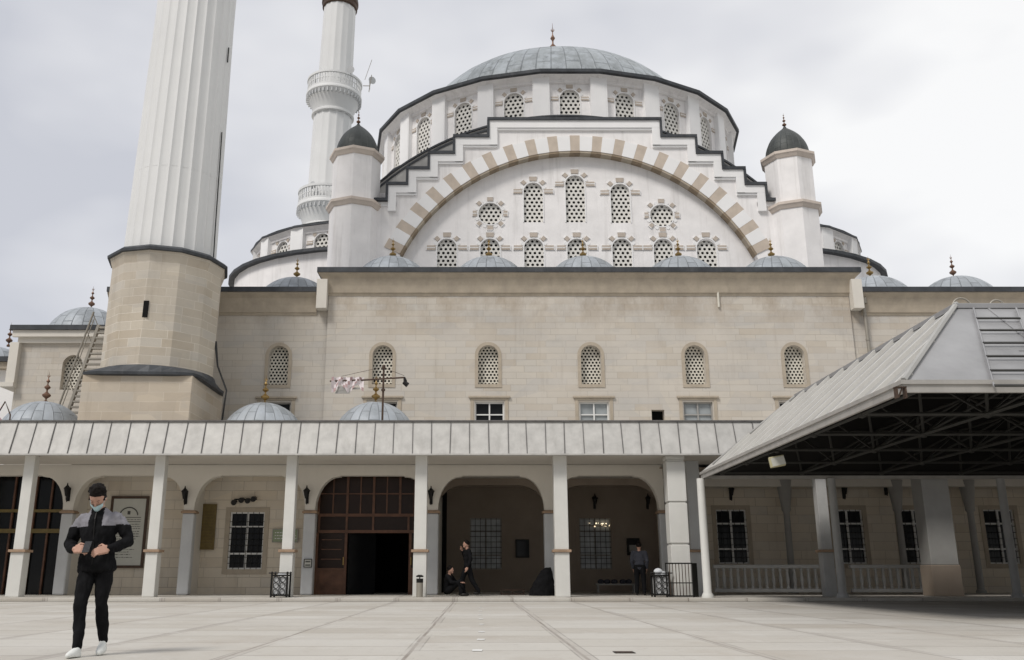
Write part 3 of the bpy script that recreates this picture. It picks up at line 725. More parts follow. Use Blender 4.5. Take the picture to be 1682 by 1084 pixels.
# --- lower block at far left, behind the minaret
YL = 39.5
x0, x1 = px_(34, 560, YL), px_(190, 560, YL)+2.5
ZL = pz(545, YL)
cxw = px_(119, 600, YL); zw1, zw0 = pz(583, YL), pz(640, YL)
m = MB(); m.slab(rect(x0, x1, 4, ZL), [arch(cxw, zw0, .9, zw1-zw0)], YL, YL+.4, 0, back=False); m.quad([(x0, YL, 4), (x0, YL, ZL), (x0, YL+9, ZL), (x0, YL+9, 4)])
mp_('side_wall', m, 'stone')
w = part('lattice_window', lattice_mb(1.0, zw1-zw0, .155).mesh('lattice', 'lattice_warm'), None, MO, loc=(cxw, YL+.28, zw0)); part('glass', glass_arch, None, w, loc=(cxw, YL+.28, zw0))
m = MB(); m.box(x0-.35, x1, YL-.42, YL+9, ZL+.002, ZL+.22); mp_('lead_edge', m, 'lead_edge')
m = MB(); m.box(x0-.05, x1, YL-.15, YL-.002, ZL-.55, ZL); m.box(x0-.25, x1, YL-.32, YL-.151, ZL-.3, ZL-.001); m.box(x0-.30, x0+.1, YL-.30, YL+3, ZL-2.4, ZL-.56); m.box(x0-.5, x0+.12, YL-.38, YL+3, ZL-2.6, ZL-2.401); mp_('side_cornice', m, 'plaster_porch')
X = px_(148, 520, 43); d = part('roof_dome', dm_small, None, MO, loc=(X, 43, pz(507, 43)-2.2)); part('finial', fin_dark, None, d, loc=(X, 43, pz(509, 43)))
# low white annex at the very edge
YN = 41.0; xa = px_(40, 620, YN)
m = MB(); m.box(xa-9, xa, YN, YN+8, 4, pz(604, YN)); mp_('annex_wall', m, 'plaster_hi')
m = MB(); m.box(xa-9.3, xa+.02, YN-.45, YN-.002, pz(608, YN), pz(598, YN)); mp_('annex_cornice', m, 'stone_trim')
m = MB(); m.box(xa-9.4, xa+.04, YN-.6, YN+8, pz(598, YN)+.002, pz(590, YN)); mp_('lead_edge', m, 'lead_edge')
X = px_(-8, 575, 44); d = part('roof_dome', dm_small, None, MO, loc=(X, 44, pz(570, 44)-2.2)); part('finial', fin_dark, None, d, loc=(px_(15, 560, 43), 43, pz(566, 43)-.1))

# ------------------------------------------------------------------ near minaret
MN = thing('minaret', 'near minaret at left with fluted white shaft on a round stone trunk and square base', 'minaret', (MINX, MINY, .1))
def mn(name, mb, mats, **k): return part(name, mb, mats, MN, world=True, loc=(MINX, MINY, 0), **k)
ZR = 12.75
zb1 = pz(603, 32.3)
m = MB(); m.box(MINX-2.02, MINX+2.02, MINY-2.02, MINY+2.02, .1, zb1-.22); mn('square_base', m, 'stone_base', bevel=.02)
m = MB()
def sqc(r, z, k):    # ring between square (k=0) and circle (k=1)
    pts = []
    for i in range(32):
        a = 2*PI*i/32; c_, s_ = math.cos(a), math.sin(a); q = 1/max(abs(c_), abs(s_)); q = min(q, 1.3)
        rr = r*(q*(1-k)+k); pts.append((MINX+rr*c_, MINY+rr*s_, z))
    return pts
rings = [sqc(1.98, zb1-.32, 0), sqc(2.20, zb1-.28, .0), sqc(2.21, zb1-.18, .0), sqc(2.14, zb1+.10, 1)]
for j in range(3):
    for i in range(32): m.quad([rings[j][i], rings[j][(i+1) % 32], rings[j+1][(i+1) % 32], rings[j+1][i]])
m.quad(list(reversed(rings[3]))); mn('base_flashing', m, 'lead_edge')
m = MB(); m.lathe([(2.12, zb1-.1), (2.12, ZR-.5), (2.18, ZR-.3), (2.24, ZR-.1)], 12, c=(MINX, MINY)); mn('stone_trunk', m, 'stone_minaret')
m = MB(); m.lathe([(2.15, ZR-.12), (2.34, ZR-.09), (2.35, ZR+.01), (2.22, ZR+.12), (1.7, ZR+.26)], 12, c=(MINX, MINY), rf=lambda a, z: 1+.006*math.sin(a*7)+.004*math.sin(a*17)); mn('trunk_flashing', m, 'lead_edge')
NF = 26
def flute(a, z):
    t = (a*NF/(2*PI)) % 1.0; d = abs(t-.5)*2; return 1-.034*(1-d**3)
m = MB(); m.lathe([(1.79, ZR+.1), (1.72, 18), (1.63, 24), (1.60, 40), (1.60, 46)], NF*8, c=(MINX, MINY), rf=flute); mn('fluted_shaft', m, 'minaret_white', smooth=50)
m = MB()
for z in (16.4, 21.2, 27, 32, 37): rj = 1.795 if z < 16 else (1.745 if z < 18 else (1.70 if z < 21 else (1.65 if z < 25 else 1.62))); m.lathe([(rj-.04, z), (rj-.0, z+.006), (rj-.0, z+.02), (rj-.04, z+.026)], 80, c=(MINX, MINY), rf=flute)
mn('joint_ring', m, 'minaret_white')
# balcony and cap above the frame, so that the tower is whole from elsewhere
def balcony(M_, z, rs, rb_, parent, loc, x, y):
    m = MB(); m.lathe([(rs, z-1.9), (rs+.16, z-1.85), (rs+.16, z-1.7), (rs+.05, z-1.6), (rs+.35*(rb_-rs), z-1.1), (rs+.8*(rb_-rs), z-.55), (rb_, z-.3), (rb_+.06, z-.25), (rb_+.06, z-.1), (rb_, z)], 48, c=(x, y))
    part('balcony_corbel', m, 'minaret_white', parent, world=True, loc=loc, smooth=35)
    m = MB(); n = 28
    m.lathe([(rb_-.1, z), (rb_, z), (rb_, z+.15), (rb_-.1, z+.15)], 48, c=(x, y)); m.lathe([(rb_-.1, z+.95), (rb_+.04, z+.95), (rb_+.04, z+1.12), (rb_-.1, z+1.12), (rb_-.1, z+.95)], 48, c=(x, y)); m.lathe([(rb_-.1, z), (rs-.05, z+.01)], 48, c=(x, y))
    for i in range(n):
        a = 2*PI*i/n; c_ = Vector((x+(rb_-.05)*math.cos(a), y+(rb_-.05)*math.sin(a), z+.55)); t = Vector((-math.sin(a), math.cos(a), 0)); r_ = Vector((math.cos(a), math.sin(a), 0))
        m.obox(c_, t*.055, r_*.04, (0, 0, .41)); 
        a2 = a+PI/n; c2 = Vector((x+(rb_-.05)*math.cos(a2), y+(rb_-.05)*math.sin(a2), z+.55)); t2 = Vector((-math.sin(a2), math.cos(a2), 0)); m.obox(c2, t2*.13, Vector((math.cos(a2), math.sin(a2), 0))*.03, (0, 0, .045)); m.obox(c2, t2*.04, Vector((math.cos(a2), math.sin(a2), 0))*.028, (0, 0, .40))
    part('balcony_parapet', m, 'minaret_white', parent, world=True, loc=loc)
    m = MB()
    for i in range(40):
        a = 2*PI*(i+.5)/40; r0 = rs+.80*(rb_-rs)+.02; c_ = Vector((x+(r0+.05)*math.cos(a), y+(r0+.05)*math.sin(a), z-.50)); t = Vector((-math.sin(a), math.cos(a), 0)); r_ = Vector((math.cos(a), math.sin(a), 0))
        m.obox(c_, t*.05, r_*.10, (0, 0, .14))
    part('corbel_teeth', m, 'column_grey', parent, world=True, loc=loc)
balcony(None, 47, 1.62, 2.4, MN, (MINX, MINY, 0), MINX, MINY)
m = MB(); m.lathe([(1.4, 47), (1.38, 60), (1.55, 60.1), (1.6, 60.3), (.04, 68)], 32, c=(MINX, MINY)); mn('upper_shaft', m, 'minaret_white', smooth=30)
# slit window and cables
za, zb_ = pz(521, 32.3), pz(494, 32.3); xs = px_(239, 508, 32.3); 
m = MB(); m.obox((xs, MINY-math.sqrt(2.10**2-(xs-MINX)**2)+.02, (za+zb_)/2), (.095, 0, 0), (0, .05, 0), (0, 0, (zb_-za)/2)); mn('slit_window', m, 'dark_void')
m = MB()
pc = [Vector((MINX+r+.03, MINY-.25, z)) for r, z in ((1.66, 18.6), (1.69, 17.4), (1.72, 16), (1.76, 14.2), (1.80, 12.9))]
m.tube(pc, .025, 6); mn('cable', m, 'cable', smooth=60); m = MB(); m.tube([(MINX+1.645, MINY-.25, 22.6), (MINX+1.65, MINY-.25, 21.9)], .03, 6); mn('cable', m, 'cable', smooth=60); m = MB()
for a in range(3): m.tube([P(353+a, 560, 34.5), P(358, 600, 34.4), P(373, 640, 34.1), P(370, 660, 34.1), P(365, 700, 34.2)], .035, 6)
mn('cable', m, 'cable', smooth=60)

# far minaret
FX, FY = px_(541, 200, 62.0), 62.0
FM = thing('minaret', 'far white minaret with two balconies rising behind the mosque', 'minaret', (FX, FY, .1))
loc = (FX, FY, 0)
def fm(name, mb, mats, **k): return part(name, mb, mats, FM, world=True, loc=loc, **k)
def fl2(a, z):
    t = (a*16/(2*PI)) % 1.0; d = abs(t-.5)*2; return 1-.035*(1-d**2.2)
m = MB(); m.lathe([(1.62, .1), (1.60, 27.5), (1.50, 28), (1.44, 36.1)], 128, c=(FX, FY), rf=fl2); fm('lower_shaft', m, 'minaret_white', smooth=50)
m = MB(); m.lathe([(1.33, 35.9), (1.25, 44.0)], 128, c=(FX, FY), rf=fl2); fm('upper_shaft', m, 'minaret_white', smooth=50)
balcony(None, 36.15, 1.44, 2.05, FM, loc, FX, FY); balcony(None, 26.9, 1.60, 2.12, FM, loc, FX, FY)
m = MB(); m.lathe([(1.26, 43.7), (1.36, 43.8), (1.36, 44.1), (1.43, 44.2), (1.43, 44.4)], 32, c=(FX, FY)); fm('top_ring', m, 'iron_brown')
m = MB(); m.lathe([(1.43, 44.4), (.03, 52.5)], 32, c=(FX, FY)); fm('cone_roof', m, 'lead_edge')
for px0, py0, Y0, s_ in ((512, 131, 61.5, 1), (570, 116, 60, 0), (601, 133, 61.5, -1), (516, 306, 60.5, 1)):
    c = P(px0, py0, Y0); m = MB(); m.tube([c+Vector((0, .2, 0)), c+Vector((-.1*s_, -.05, 0)), c+Vector((-.22*s_, -.25, -.03))], [.08, .14, .30], 10); m.tube([c+Vector((0, .1, -.6)), c], .04, 6)
    fm('loudspeaker', m, 'column_grey', smooth=40)
m = MB(); m.tube([P(600, 150, 61), P(604, 122, 61)], .03, 5); m.tube([P(593, 130, 61), P(604, 97, 61)], .02, 5); m.tube([P(590, 140, 61), P(602, 140, 61)], .03, 5); fm('antenna', m, 'steel_light')

FM.rotation_euler = (0, math.radians(1.0), 0); FM.location.x -= .35; MN.rotation_euler = (0, math.radians(.6), 0); MN.location.x -= .10
# ------------------------------------------------------------------ porch
PO = thing('porch', 'long low porch with lead clad fascia, white posts and arcade before the mosque', 'porch', (0, 31, .1))
def po(name, mb, mats, **k): return part(name, mb, mats, PO, world=True, **k)
PX0, PX1 = -26.0, 30.0
ZB, ZF = pz(745, 28.15), pz(693, 28.45)
m = MB()
m.quad([(PX0, 28.15, ZB), (PX1, 28.15, ZB), (PX1, 28.45, ZF), (PX0, 28.45, ZF)], 0); m.box(PX0, PX1, 28.45, 37.45, ZF-.12, ZF, 0)
m.box(PX0, PX1, 28.10, 28.30, ZB-.05, ZB-.003, 0); m.box(PX0, PX1, 28.40, 28.52, ZF+.002, ZF+.05, 1)
m.quad([(PX0, 28.15, ZB), (PX0, 28.45, ZF), (PX0, 37, ZF), (PX0, 37, ZB)])
sp = px_(CX+31.2, 720, 28.3)
n = int((PX1-PX0)/sp)
for i in range(n+1):
    x = PX0+i*sp+random.uniform(-.015, .015); dx = random.uniform(-.012, .012)
    m.obox((x, 28.30-.015, (ZB+ZF)/2), (.007+random.random()*.005, 0, 0), (0, .02, .005), (dx, .15, (ZF-ZB)/2-.004), 1)
po('fascia', m, ['lead_fascia', 'seam'])
m = MB(); m.box(PX0, PX1, 28.31, 31.0, ZB+.0, ZB+.06); po('soffit', m, 'ceiling')
m = MB(); m.box(PX0, px_(1095, 900, 31.1)-.1, 31.46, 37.4, ZB-.15, ZB-.09); po('inner_ceiling', m, 'ceiling')
# front posts
FYc = 28.75
def post(px_b, px_t, wb, wt, kind='std', mt='column_white'):
    Xb = px_(px_b, 980, FYc); wB = px_(CX+wb, 980, FYc)/2; wT = px_(CX+wt, 800, FYc)/2; zc_ = pz(905, FYc)
    X = (Xb+px_(px_t, 760, FYc))/2
    m = MB()
    if kind == 'std': m.box(-wB, wB, -wB, wB, .0, zc_-.1-.04); m.box(-wT, wT, -wT, wT, zc_-.1+.04, ZB-.1)
    else:
        zz = [0, pz(894, FYc)-.1, pz(826, FYc)-.1, pz(758, FYc)-.1, ZB-.1]
        for a, b_ in zip(zz[:-1], zz[1:]): m.box(-wB, wB, -wB, wB, a+(.03 if a else 0), b_-.03); m.box(-wB+.03, wB-.03, -wB+.03, wB-.03, b_-.029, min(b_+.029, ZB-.1))
    o = part('post', m, mt, PO, loc=(X, FYc, .10), bevel=.015)
    if kind == 'std':
        m = MB(); m.box(-wB-.06, wB+.06, -wB-.06, wB+.06, zc_-.1-.039, zc_-.1+.039); part('collar', m, 'collar', o, loc=(X, FYc, .10), bevel=.01)
    return X
for a in ((28, 49, 22, 17), (249, 263, 20, 17), (471, 479, 21, 17), (690, 692, 22, 20), (924, 919, 24, 22)): post(*a)
post(1118, 1107, 31, 29, 'big'); post(1355, 1350, 19, 17, mt='rail_shaded'); post(1820, 1800, 22, 20)
X = post(-200, -180, 22, 18)
# a second greyer post just behind the big one
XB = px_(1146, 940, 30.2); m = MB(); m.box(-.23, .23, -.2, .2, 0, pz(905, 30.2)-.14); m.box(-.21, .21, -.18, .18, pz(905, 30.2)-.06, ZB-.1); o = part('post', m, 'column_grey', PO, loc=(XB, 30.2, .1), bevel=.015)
m = MB(); m.box(-.27, .27, -.24, .24, pz(905, 30.2)-.139, pz(905, 30.2)-.061); part('collar', m, 'collar', o, loc=(XB, 30.2, .1))

# arcade wall: spandrels with rounded shoulders on slim columns
YA_ = 31.1; zbm = pz(781, YA_); zsp = pz(838, YA_)
cols = [px_(p, 900, YA_) for p in (-98, 104, 305, 506, 710, 904, 1095)]
cw = .17; rr = .76
m = MB()
for i in range(len(cols)-1):
    a, b_ = cols[i]+cw, cols[i+1]-cw; r = min(rr, (b_-a)/2-.1)
    pts = [(cols[i], ZB+.0), (cols[i], zsp), (a, zsp)]
    pts += [(a+r-r*math.cos(PI/2*k/8), zsp+(zbm-.035-zsp)*math.sin(PI/2*k/8)) for k in range(1, 9)]
    pts += [(a+r+.06, zbm-.035), (a+r+.06, zbm), (b_-r-.06, zbm), (b_-r-.06, zbm-.035)]
    pts += [(b_-r+r*math.sin(PI/2*k/8), zsp+(zbm-.035-zsp)*math.cos(PI/2*k/8)) for k in range(0, 8)]
    pts += [(b_, zsp), (cols[i+1], zsp), (cols[i+1], ZB+.0)]
    m.slab(pts, [], YA_, YA_+.35, 0)
po('arcade_wall', m, 'plaster_porch')
for i, c in enumerate(cols):
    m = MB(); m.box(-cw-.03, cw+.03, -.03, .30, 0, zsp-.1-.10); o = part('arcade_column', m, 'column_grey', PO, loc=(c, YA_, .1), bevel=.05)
    m = MB(); m.box(-cw-.08, cw+.08, -.07, .36, zsp-.1-.099, zsp-.1-.03); m.box(-cw-.04, cw+.04, -.045, .33, zsp-.1-.029, zsp-.1-.001); part('capital', m, ['collar'], o, loc=(c, YA_, .1), bevel=.01)
for p in (1297, 1482, 1602, 1745):
    X = px_(p, 900, 34.4); m = MB(); m.lathe([(.18, 0), (.18, .08), (.125, .14), (.115, pz(842, 34.4)-.1), (.17, pz(838, 34.4)-.1), (.17, pz(832, 34.4)-.1), (.30, ZB-.3)], 16); part('slim_column', m, 'pillar_shaded', PO, loc=(X, 34.4, .1), smooth=40)
m = MB(); m.box(cols[-1]+.2, PX1, 34.2, 34.6, ZB-.45, ZB-.16); po('cross_beam', m, 'plaster_porch')
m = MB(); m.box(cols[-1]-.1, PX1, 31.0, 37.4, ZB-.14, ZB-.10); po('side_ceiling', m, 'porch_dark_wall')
# second arcade deeper in the porch
Y2 = 34.2; zb2 = pz(797, Y2); zs2 = pz(838, Y2)
cols2 = [px_(718, 900, Y2)-.2, px_(905, 900, Y2), px_(1095, 900, Y2), px_(1285, 900, Y2)]
m = MB()
for i in range(2):
    a, b_ = cols2[i]+cw, cols2[i+1]-cw; r = 1.0
    pts = [(cols2[i], ZB-.15), (cols2[i], zs2), (a, zs2)]+[(a+r-r*math.cos(PI/2*k/8), zs2+(zb2-zs2)*math.sin(PI/2*k/8)) for k in range(1, 9)]+[(b_-r+r*math.sin(PI/2*k/8), zs2+(zb2-zs2)*math.cos(PI/2*k/8)) for k in range(0, 8)]+[(b_, zs2), (cols2[i+1], zs2), (cols2[i+1], ZB-.15)]
    m.slab(pts, [], Y2, Y2+.35, 0)
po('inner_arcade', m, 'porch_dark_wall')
# back walls
YB1, YB2 = 32.3, 37.3
xdoor0, xdoor1 = cols[3], cols[4]
def gwin(cx, y, z0, z1, w, bars, parent_wall_mat, fm_='bright_frame', gl='glass_dark'):
    H = z1-z0; m = MB(); m.box(-w/2, w/2, .14, .16, 0, H); o = part('grille_window', m, gl, PO, loc=(cx, y, z0))
    m = MB(); t = .035
    m.box(-w/2, -w/2+.05, .06, .12, 0, H); m.box(w/2-.05, w/2, .06, .12, 0, H); m.box(-w/2+.05, w/2-.05, .06, .12, 0, .05); m.box(-w/2+.05, w/2-.05, .06, .12, H-.05, H)
    m.box(-t, t, .06, .12, .05, H-.05); 
    for f_ in (.27, .74): m.box(-w/2+.05, -t, .065, .115, H*f_-.03, H*f_+.03); m.box(t, w/2-.05, .065, .115, H*f_-.03, H*f_+.03)
    part('frame', m, fm_, o, loc=(cx, y, z0))
    m = MB(); nb = bars
    for i in range(1, nb): m.tube([(-w/2+w*i/nb, 0.02, 0), (-w/2+w*i/nb, 0.02, H)], .010, 5)
    for i in range(1, int(nb*H/w)): m.tube([(-w/2, 0.005, i*w/nb), (w/2, 0.005, i*w/nb)], .010, 5)
    part('iron_grille', m, 'iron', o, loc=(cx, y, z0))
    m = MB(); s_ = .16
    m.slab(rect(-w/2-s_, w/2+s_, -s_, H+s_), [rect(-w/2, w/2, 0, H)], -.03, .0); part('surround', m, parent_wall_mat, o, loc=(cx, y-.002, z0))
# left stone bays (two) with sign, plaque, window
wz0_, wz1_ = pz(935, YB1), pz(841, YB1); wc_ = px_(404, 890, YB1); ww_ = px_(CX+57, 890, YB1)
m = MB(); m.slab(rect(cols[1]+.05, xdoor0-.05, .1, ZB-.15), [rect(wc_-ww_/2, wc_+ww_/2, wz0_, wz1_)], YB1, YB1+.3, 0); po('bay_wall', m, 'stone_porch')
gwin(wc_, YB1, wz0_, wz1_, ww_, 6, 'stone_trim')
for c in (cols[1], cols[2], xdoor0, xdoor1):
    m = MB(); m.box(c-.14, c+.14, YA_+.36, YB1-.003 if c != xdoor1 else YB2, .1, ZB-.15); po('pier', m, 'plaster_porch')
# far left glazed bay
m = MB(); YG = 31.9
m.box(px_(-60, 900, YG)-4, cols[1]-.15, YG+.1, YG+.12, .1, ZB-.1); po('glazing', m, 'glass_dark')
m = MB()
for p in (-40, 12, 48, 74): X = px_(p, 900, YG); m.box(X-.03, X+.03, YG, YG+.08, .1, ZB-.2)
po('glazing_bars', m, 'wood')
m = MB()
for py_, t in ((839, .05), (872, .07), (982, .05)): z = pz(py_, YG); m.box(px_(-60, 900, YG)-4, cols[1]-.16, YG-.02, YG+.09, z-t, z+t)
po('glazing_transom', m, 'plaque')
# wooden entrance with open leaves
YD = 31.75; d0, d1 = xdoor0+.18, xdoor1-.18; zt1, zt2 = pz(846, YD), pz(873, YD)
m = MB()
def bar(a, b_, z0, z1, y0=YD, y1=YD+.12): m.box(a, b_, y0, y1, z0, z1)
bar(d0, d1, zt1-.05, zt1+.05); bar(d0, d1, zt2-.05, zt2+.05, YD-.005, YD+.125)
for f_ in (0, .26, .5, .74, 1): X = d0+(d1-d0)*f_; bar(X-.04, X+.04, zt1+.051, ZB-.16)
for f_ in (.01, .26, .5, .82, .99): X = d0+(d1-d0)*f_; bar(X-.035, X+.035, zt2+.051, zt1-.051)
for f_ in (.0, .26, .84, 1): X = d0+(d1-d0)*f_; bar(X-.045, X+.045, .1, zt2-.051)
zl = pz(937, YD)
for a, b_ in ((0, .26), (.84, 1)): A, B_ = d0+(d1-d0)*a+.045, d0+(d1-d0)*b_-.045; bar(A, B_, .1, zl, YD+.03, YD+.08); bar(A, B_, zl+.001, zl+.08, YD, YD+.1); bar(A+.08, B_-.08, .3, zl-.6, YD+.01, YD+.029); bar(A+.08, B_-.08, zl-.5, zl-.1, YD+.01, YD+.029)
for f_ in (.13, .38, .62, .87): X = d0+(d1-d0)*f_; bar(X-.022, X+.022, zt1+.051, ZB-.16, YD+.02, YD+.1)
zq = (zt1+ZB-.2)/2; bar(d0, d1, zq-.02, zq+.02, YD+.015, YD+.105)
for a, b_ in ((.04, .22), (.875, .965)):
    for k_ in (.2, .45, .7): bar(d0+(d1-d0)*a, d0+(d1-d0)*b_, zl+.1+(zt2-zl)*k_, zl+.13+(zt2-zl)*k_, YD+.02, YD+.045)
dr = po('entrance_door', m, 'wood')
m = MB(); m.box(d0, d1, YD+.05, YD+.06, zt1+.051, ZB-.16); m.box(d0, d1, YD+.05, YD+.06, zt2+.051, zt1-.051); m.box(d0+.05, d0+(d1-d0)*.26-.05, YD+.05, YD+.06, zl+.081, zt2-.051); m.box(d0+(d1-d0)*.84+.05, d1-.05, YD+.05, YD+.06, zl+.081, zt2-.051)
part('pane', m, 'pane_brown', dr)
m = MB(); 
for f_ in (.245, .85): X = d0+(d1-d0)*f_; m.tube([(X, YD-.06, pz(928, YD)), (X, YD-.06, pz(915, YD))], .025, 8)
part('handle', m, 'brass', dr)
m = MB(); X = d0+(d1-d0)*.27; m.obox((X+.45, YD+.5, (zt2+.1)/2), (.42, .42, 0), (.03, -.03, 0), (0, 0, (zt2-.1)/2)); po('open_leaf', m, 'glass_dark')
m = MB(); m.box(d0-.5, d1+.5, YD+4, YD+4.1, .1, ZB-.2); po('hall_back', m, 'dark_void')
m = MB(); m.box(xdoor0-.1, xdoor0+.1, YB1+.3, 36, .1, ZB-.2); po('hall_side', m, 'porch_dark_wall')
# deep bays back wall
xc1 = px_(798, 890, YB2); xc2 = px_(978, 890, YB2); w2 = px_(CX+52, 890, YB2); z0_, z1_ = pz(935, YB2), pz(851, YB2)
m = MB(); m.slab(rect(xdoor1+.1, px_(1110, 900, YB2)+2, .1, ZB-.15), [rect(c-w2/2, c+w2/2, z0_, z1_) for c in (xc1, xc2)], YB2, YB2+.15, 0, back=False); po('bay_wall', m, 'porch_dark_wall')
for c in (xc1, xc2): gwin(c, YB2, z0_, z1_, w2, 6, 'porch_dark_wall', 'dull_frame', 'curtain')
# right part below the courtyard roof
YR = 35.3; XRL = px_(1098, 900, YR)
rw = [px_(p, 880, YR) for p in (1203, 1395, 1505, 1645)]; rwz0, rwz1 = pz(926, YR), pz(837, YR); rww = px_(CX+50, 880, YR)
m = MB(); m.slab(rect(XRL, 30, .1, ZB-.15), [rect(c-rww/2, c+rww/2, rwz0, rwz1) for c in rw], YR, YR+.15, 0, back=False); m.quad([(XRL, YR, .1), (XRL, YB2, .1), (XRL, YB2, ZB-.15), (XRL, YR, ZB-.15)]); po('bay_wall', m, 'stone_porch')
for c in rw: gwin(c, YR, rwz0, rwz1, rww, 5, 'stone_trim', 'bright_frame')
m = MB(); m.box(XRL-.06, XRL-.02, 35.6, 36.6, .1, 2.6); m.box(XRL-.06, XRL-.02, 35.5, 35.9, 3.0, 3.7); po('side_door', m, 'wood')
# broad pillar with stone plinth at right
Xp = px_(1540, 900, 30.0); m = MB(); m.box(-.44, .44, -.36, .36, .95, ZB-.11); o = part('broad_pillar', m, 'pillar_shaded', PO, loc=(Xp, 30.0, .1), bevel=.02)
m = MB(); m.box(-.47, .47, -.39, .39, 0, .949); part('plinth', m, 'porch_dark_wall', o, loc=(Xp, 30.0, .1), bevel=.02)
# porch roof domes
dm_porch = dome_mb(1.58, 1.50, .12).mesh('porch_dome', 'lead_small', smooth=35)
for i, (p, py_) in enumerate(((435, 662), (617, 661), (75, 660), (-110, 660))):
    X = px_(p, py_, 34); zt = pz(py_, 34); h_ = zt-ZF
    d = part('porch_dome', dm_porch, None, PO, loc=(X, 34, zt-1.62), rz=i); part('finial', fin_small if i < 2 else fin_dark, None, d, loc=(X, 34, zt-.06))

# balustrades
def balus(x0, x1, y, label):
    t = thing('balustrade', label, 'balustrade', ((x0+x1)/2, y, .1), group='low balustrades in front of the right hand bays')
    c = ((x0+x1)/2, y, .1); hw_ = (x1-x0)/2
    m = MB(); m.box(-hw_, hw_, -.09, .09, .86, .98); part('top_rail', m, 'rail_shaded', t, loc=c, bevel=.02)
    m = MB(); m.box(-hw_, hw_, -.09, .09, .08, .2); part('bottom_rail', m, 'rail_shaded', t, loc=c, bevel=.02)
    bm_ = MB().lathe([(.055, 0), (.055, .08), (.035, .1), (.06, .22), (.065, .3), (.04, .48), (.035, .56), (.055, .58), (.055, .66)], 10).mesh('baluster', 'rail_shaded', smooth=40)
    n = int(2*hw_/.235)
    for i in range(n): part('baluster', bm_, None, t, loc=(x0+(i+.5)*(2*hw_/n), y, .30))
balus(px_(1172, 950, 31.6), px_(1346, 950, 31.6), 31.6, 'pale balustrade left of the white post under the courtyard roof')
balus(px_(1397, 950, 31.6), px_(1518, 950, 31.6), 31.6, 'pale shorter balustrade between the second canopy post and the broad pillar')

# wall lanterns
def lantern(px0, py0, Y, label):
    c = P(px0, py0, Y); t = thing('wall_lantern', label, 'lantern', c, group='dark wall lanterns of the porch')
    m = MB(); m.box(-.05, .05, .10, .13, -.30, .15); m.tube([(0, .12, -.25), (0, .02, -.32), (0, -.06, -.22), (0, -.06, -.12)], .018, 6); part('bracket', m, 'iron', t, loc=c)
    m = MB(); m.lathe([(.05, -.14), (.10, .08), (.125, .12), (.03, .22), (.012, .30)], 6, c=(0, -.06)); part('lamp_housing', m, 'iron', t, loc=c)
lantern(111, 808, YA_-.13, 'dark wall lantern behind the walking man, beside the glazed bay')
lantern(304, 813, YA_-.13, 'dark wall lantern between the big white sign and the brown plaque')
lantern(504, 812, YA_-.13, 'dark wall lantern just left of the wooden entrance')
lantern(708, 813, YA_-.13, 'dark wall lantern just right of the wooden entrance')
lantern(977, 823, YB2-.13, 'dark wall lantern above the right grilled window in the deep bay')
lantern(1064, 823, 36.5, 'dark wall lantern by the side door near the big white pillar')
lantern(1201, 808, YR-.13, 'dark wall lantern above the first window under the courtyard roof')
lantern(1387, 806, YR-.13, 'dark wall lantern above the second window under the courtyard roof')
lantern(1456, 800, YR-.13, 'dark wall lantern on the dim wall left of the broad pillar')
lantern(1647, 812, YR-.13, 'dark wall lantern above the rightmost window')
# spot cluster over the left window
c = P(403, 820, YB1-.1); t = thing('spotlight_cluster', 'bar of dark spotlights above the left grilled window', 'spotlight', c)
m = MB(); m.box(-.40, .40, .02, .05, -.02, .02); part('mounting_bar', m, 'iron', t, loc=c)
for dx, dz in ((-.36, -.08), (-.10, .0), (.12, -.02), (.32, .04)):
    m = MB(); m.tube([(0, .04, 0), (0, -.18, -.05)], [.07, .10], 10); part('spotlight', m, 'iron', t, loc=c+Vector((dx, 0, dz)))

# signs on the porch walls
def board(name, label, cat, x0, x1, y0, y1, Y, face, rim, rimw=.05):
    a, b_ = P(x0, y1, Y), P(x1, y0, Y); c = (a+b_)/2; w, h = b_.x-a.x, b_.z-a.z
    t = thing(name, label, cat, (c.x, Y, a.z))
    m = MB(); m.box(-w/2+rimw, w/2-rimw, -.03, -.0, rimw, h-rimw); part('panel', m, face, t, loc=(c.x, Y, a.z))
    m = MB(); m.slab(rect(-w/2, w/2, 0, h), [rect(-w/2+rimw, w/2-rimw, rimw, h-rimw)], -.05, 0); part('frame', m, rim, t, loc=(c.x, Y, a.z))
    return t, (c.x, Y, a.z), w, h
t, c, w, h = board('notice_board', 'tall white framed notice board with dark text and arch drawing behind the walking man', 'notice board', 172, 246, 815, 933, YB1-.06, 'sign_white', 'iron_brown', .09)
m = MB(); k = .16*w
pts = [(w*.24*math.cos(math.radians(a)), -.035, h*.72+h*.12*math.sin(math.radians(a))) for a in range(5, 176, 10)]
m.tube(pts, .022, 5); m.lathe([(.02, h*.755), (.055, h*.765), (.02, h*.775)], 10, c=(0, -.035))
m.box(-.05, .05, -.038, -.031, h*.74, h*.79)
rows = [.695, .665, .635, .60, .57, .54, .50, .465, .43, .395, .36, .325, .29, .25, .215, .18, .14]
for i, r_ in enumerate(rows):
    if i in (0, 2): m.box(-w*.33, w*.33, -.036, -.031, h*r_, h*r_+.022); continue
    x = -w*.32; end = w*(.32 if i < 9 else random.uniform(.05, .3))
    while x < end:
        l = random.uniform(.03, .11); m.box(x, min(x+l, end+.02), -.036, -.031, h*r_, h*r_+random.uniform(.015, .028)); x += l+random.uniform(.015, .03)
part('lettering', m, 'sign_ink', t, loc=c)
t, c, w, h = board('plaque', 'brown metal plaque between the grey column and the left grilled window', 'plaque', 315, 357, 828, 903, YB1-.06, 'plaque', 'plaque', .04)
m = MB()
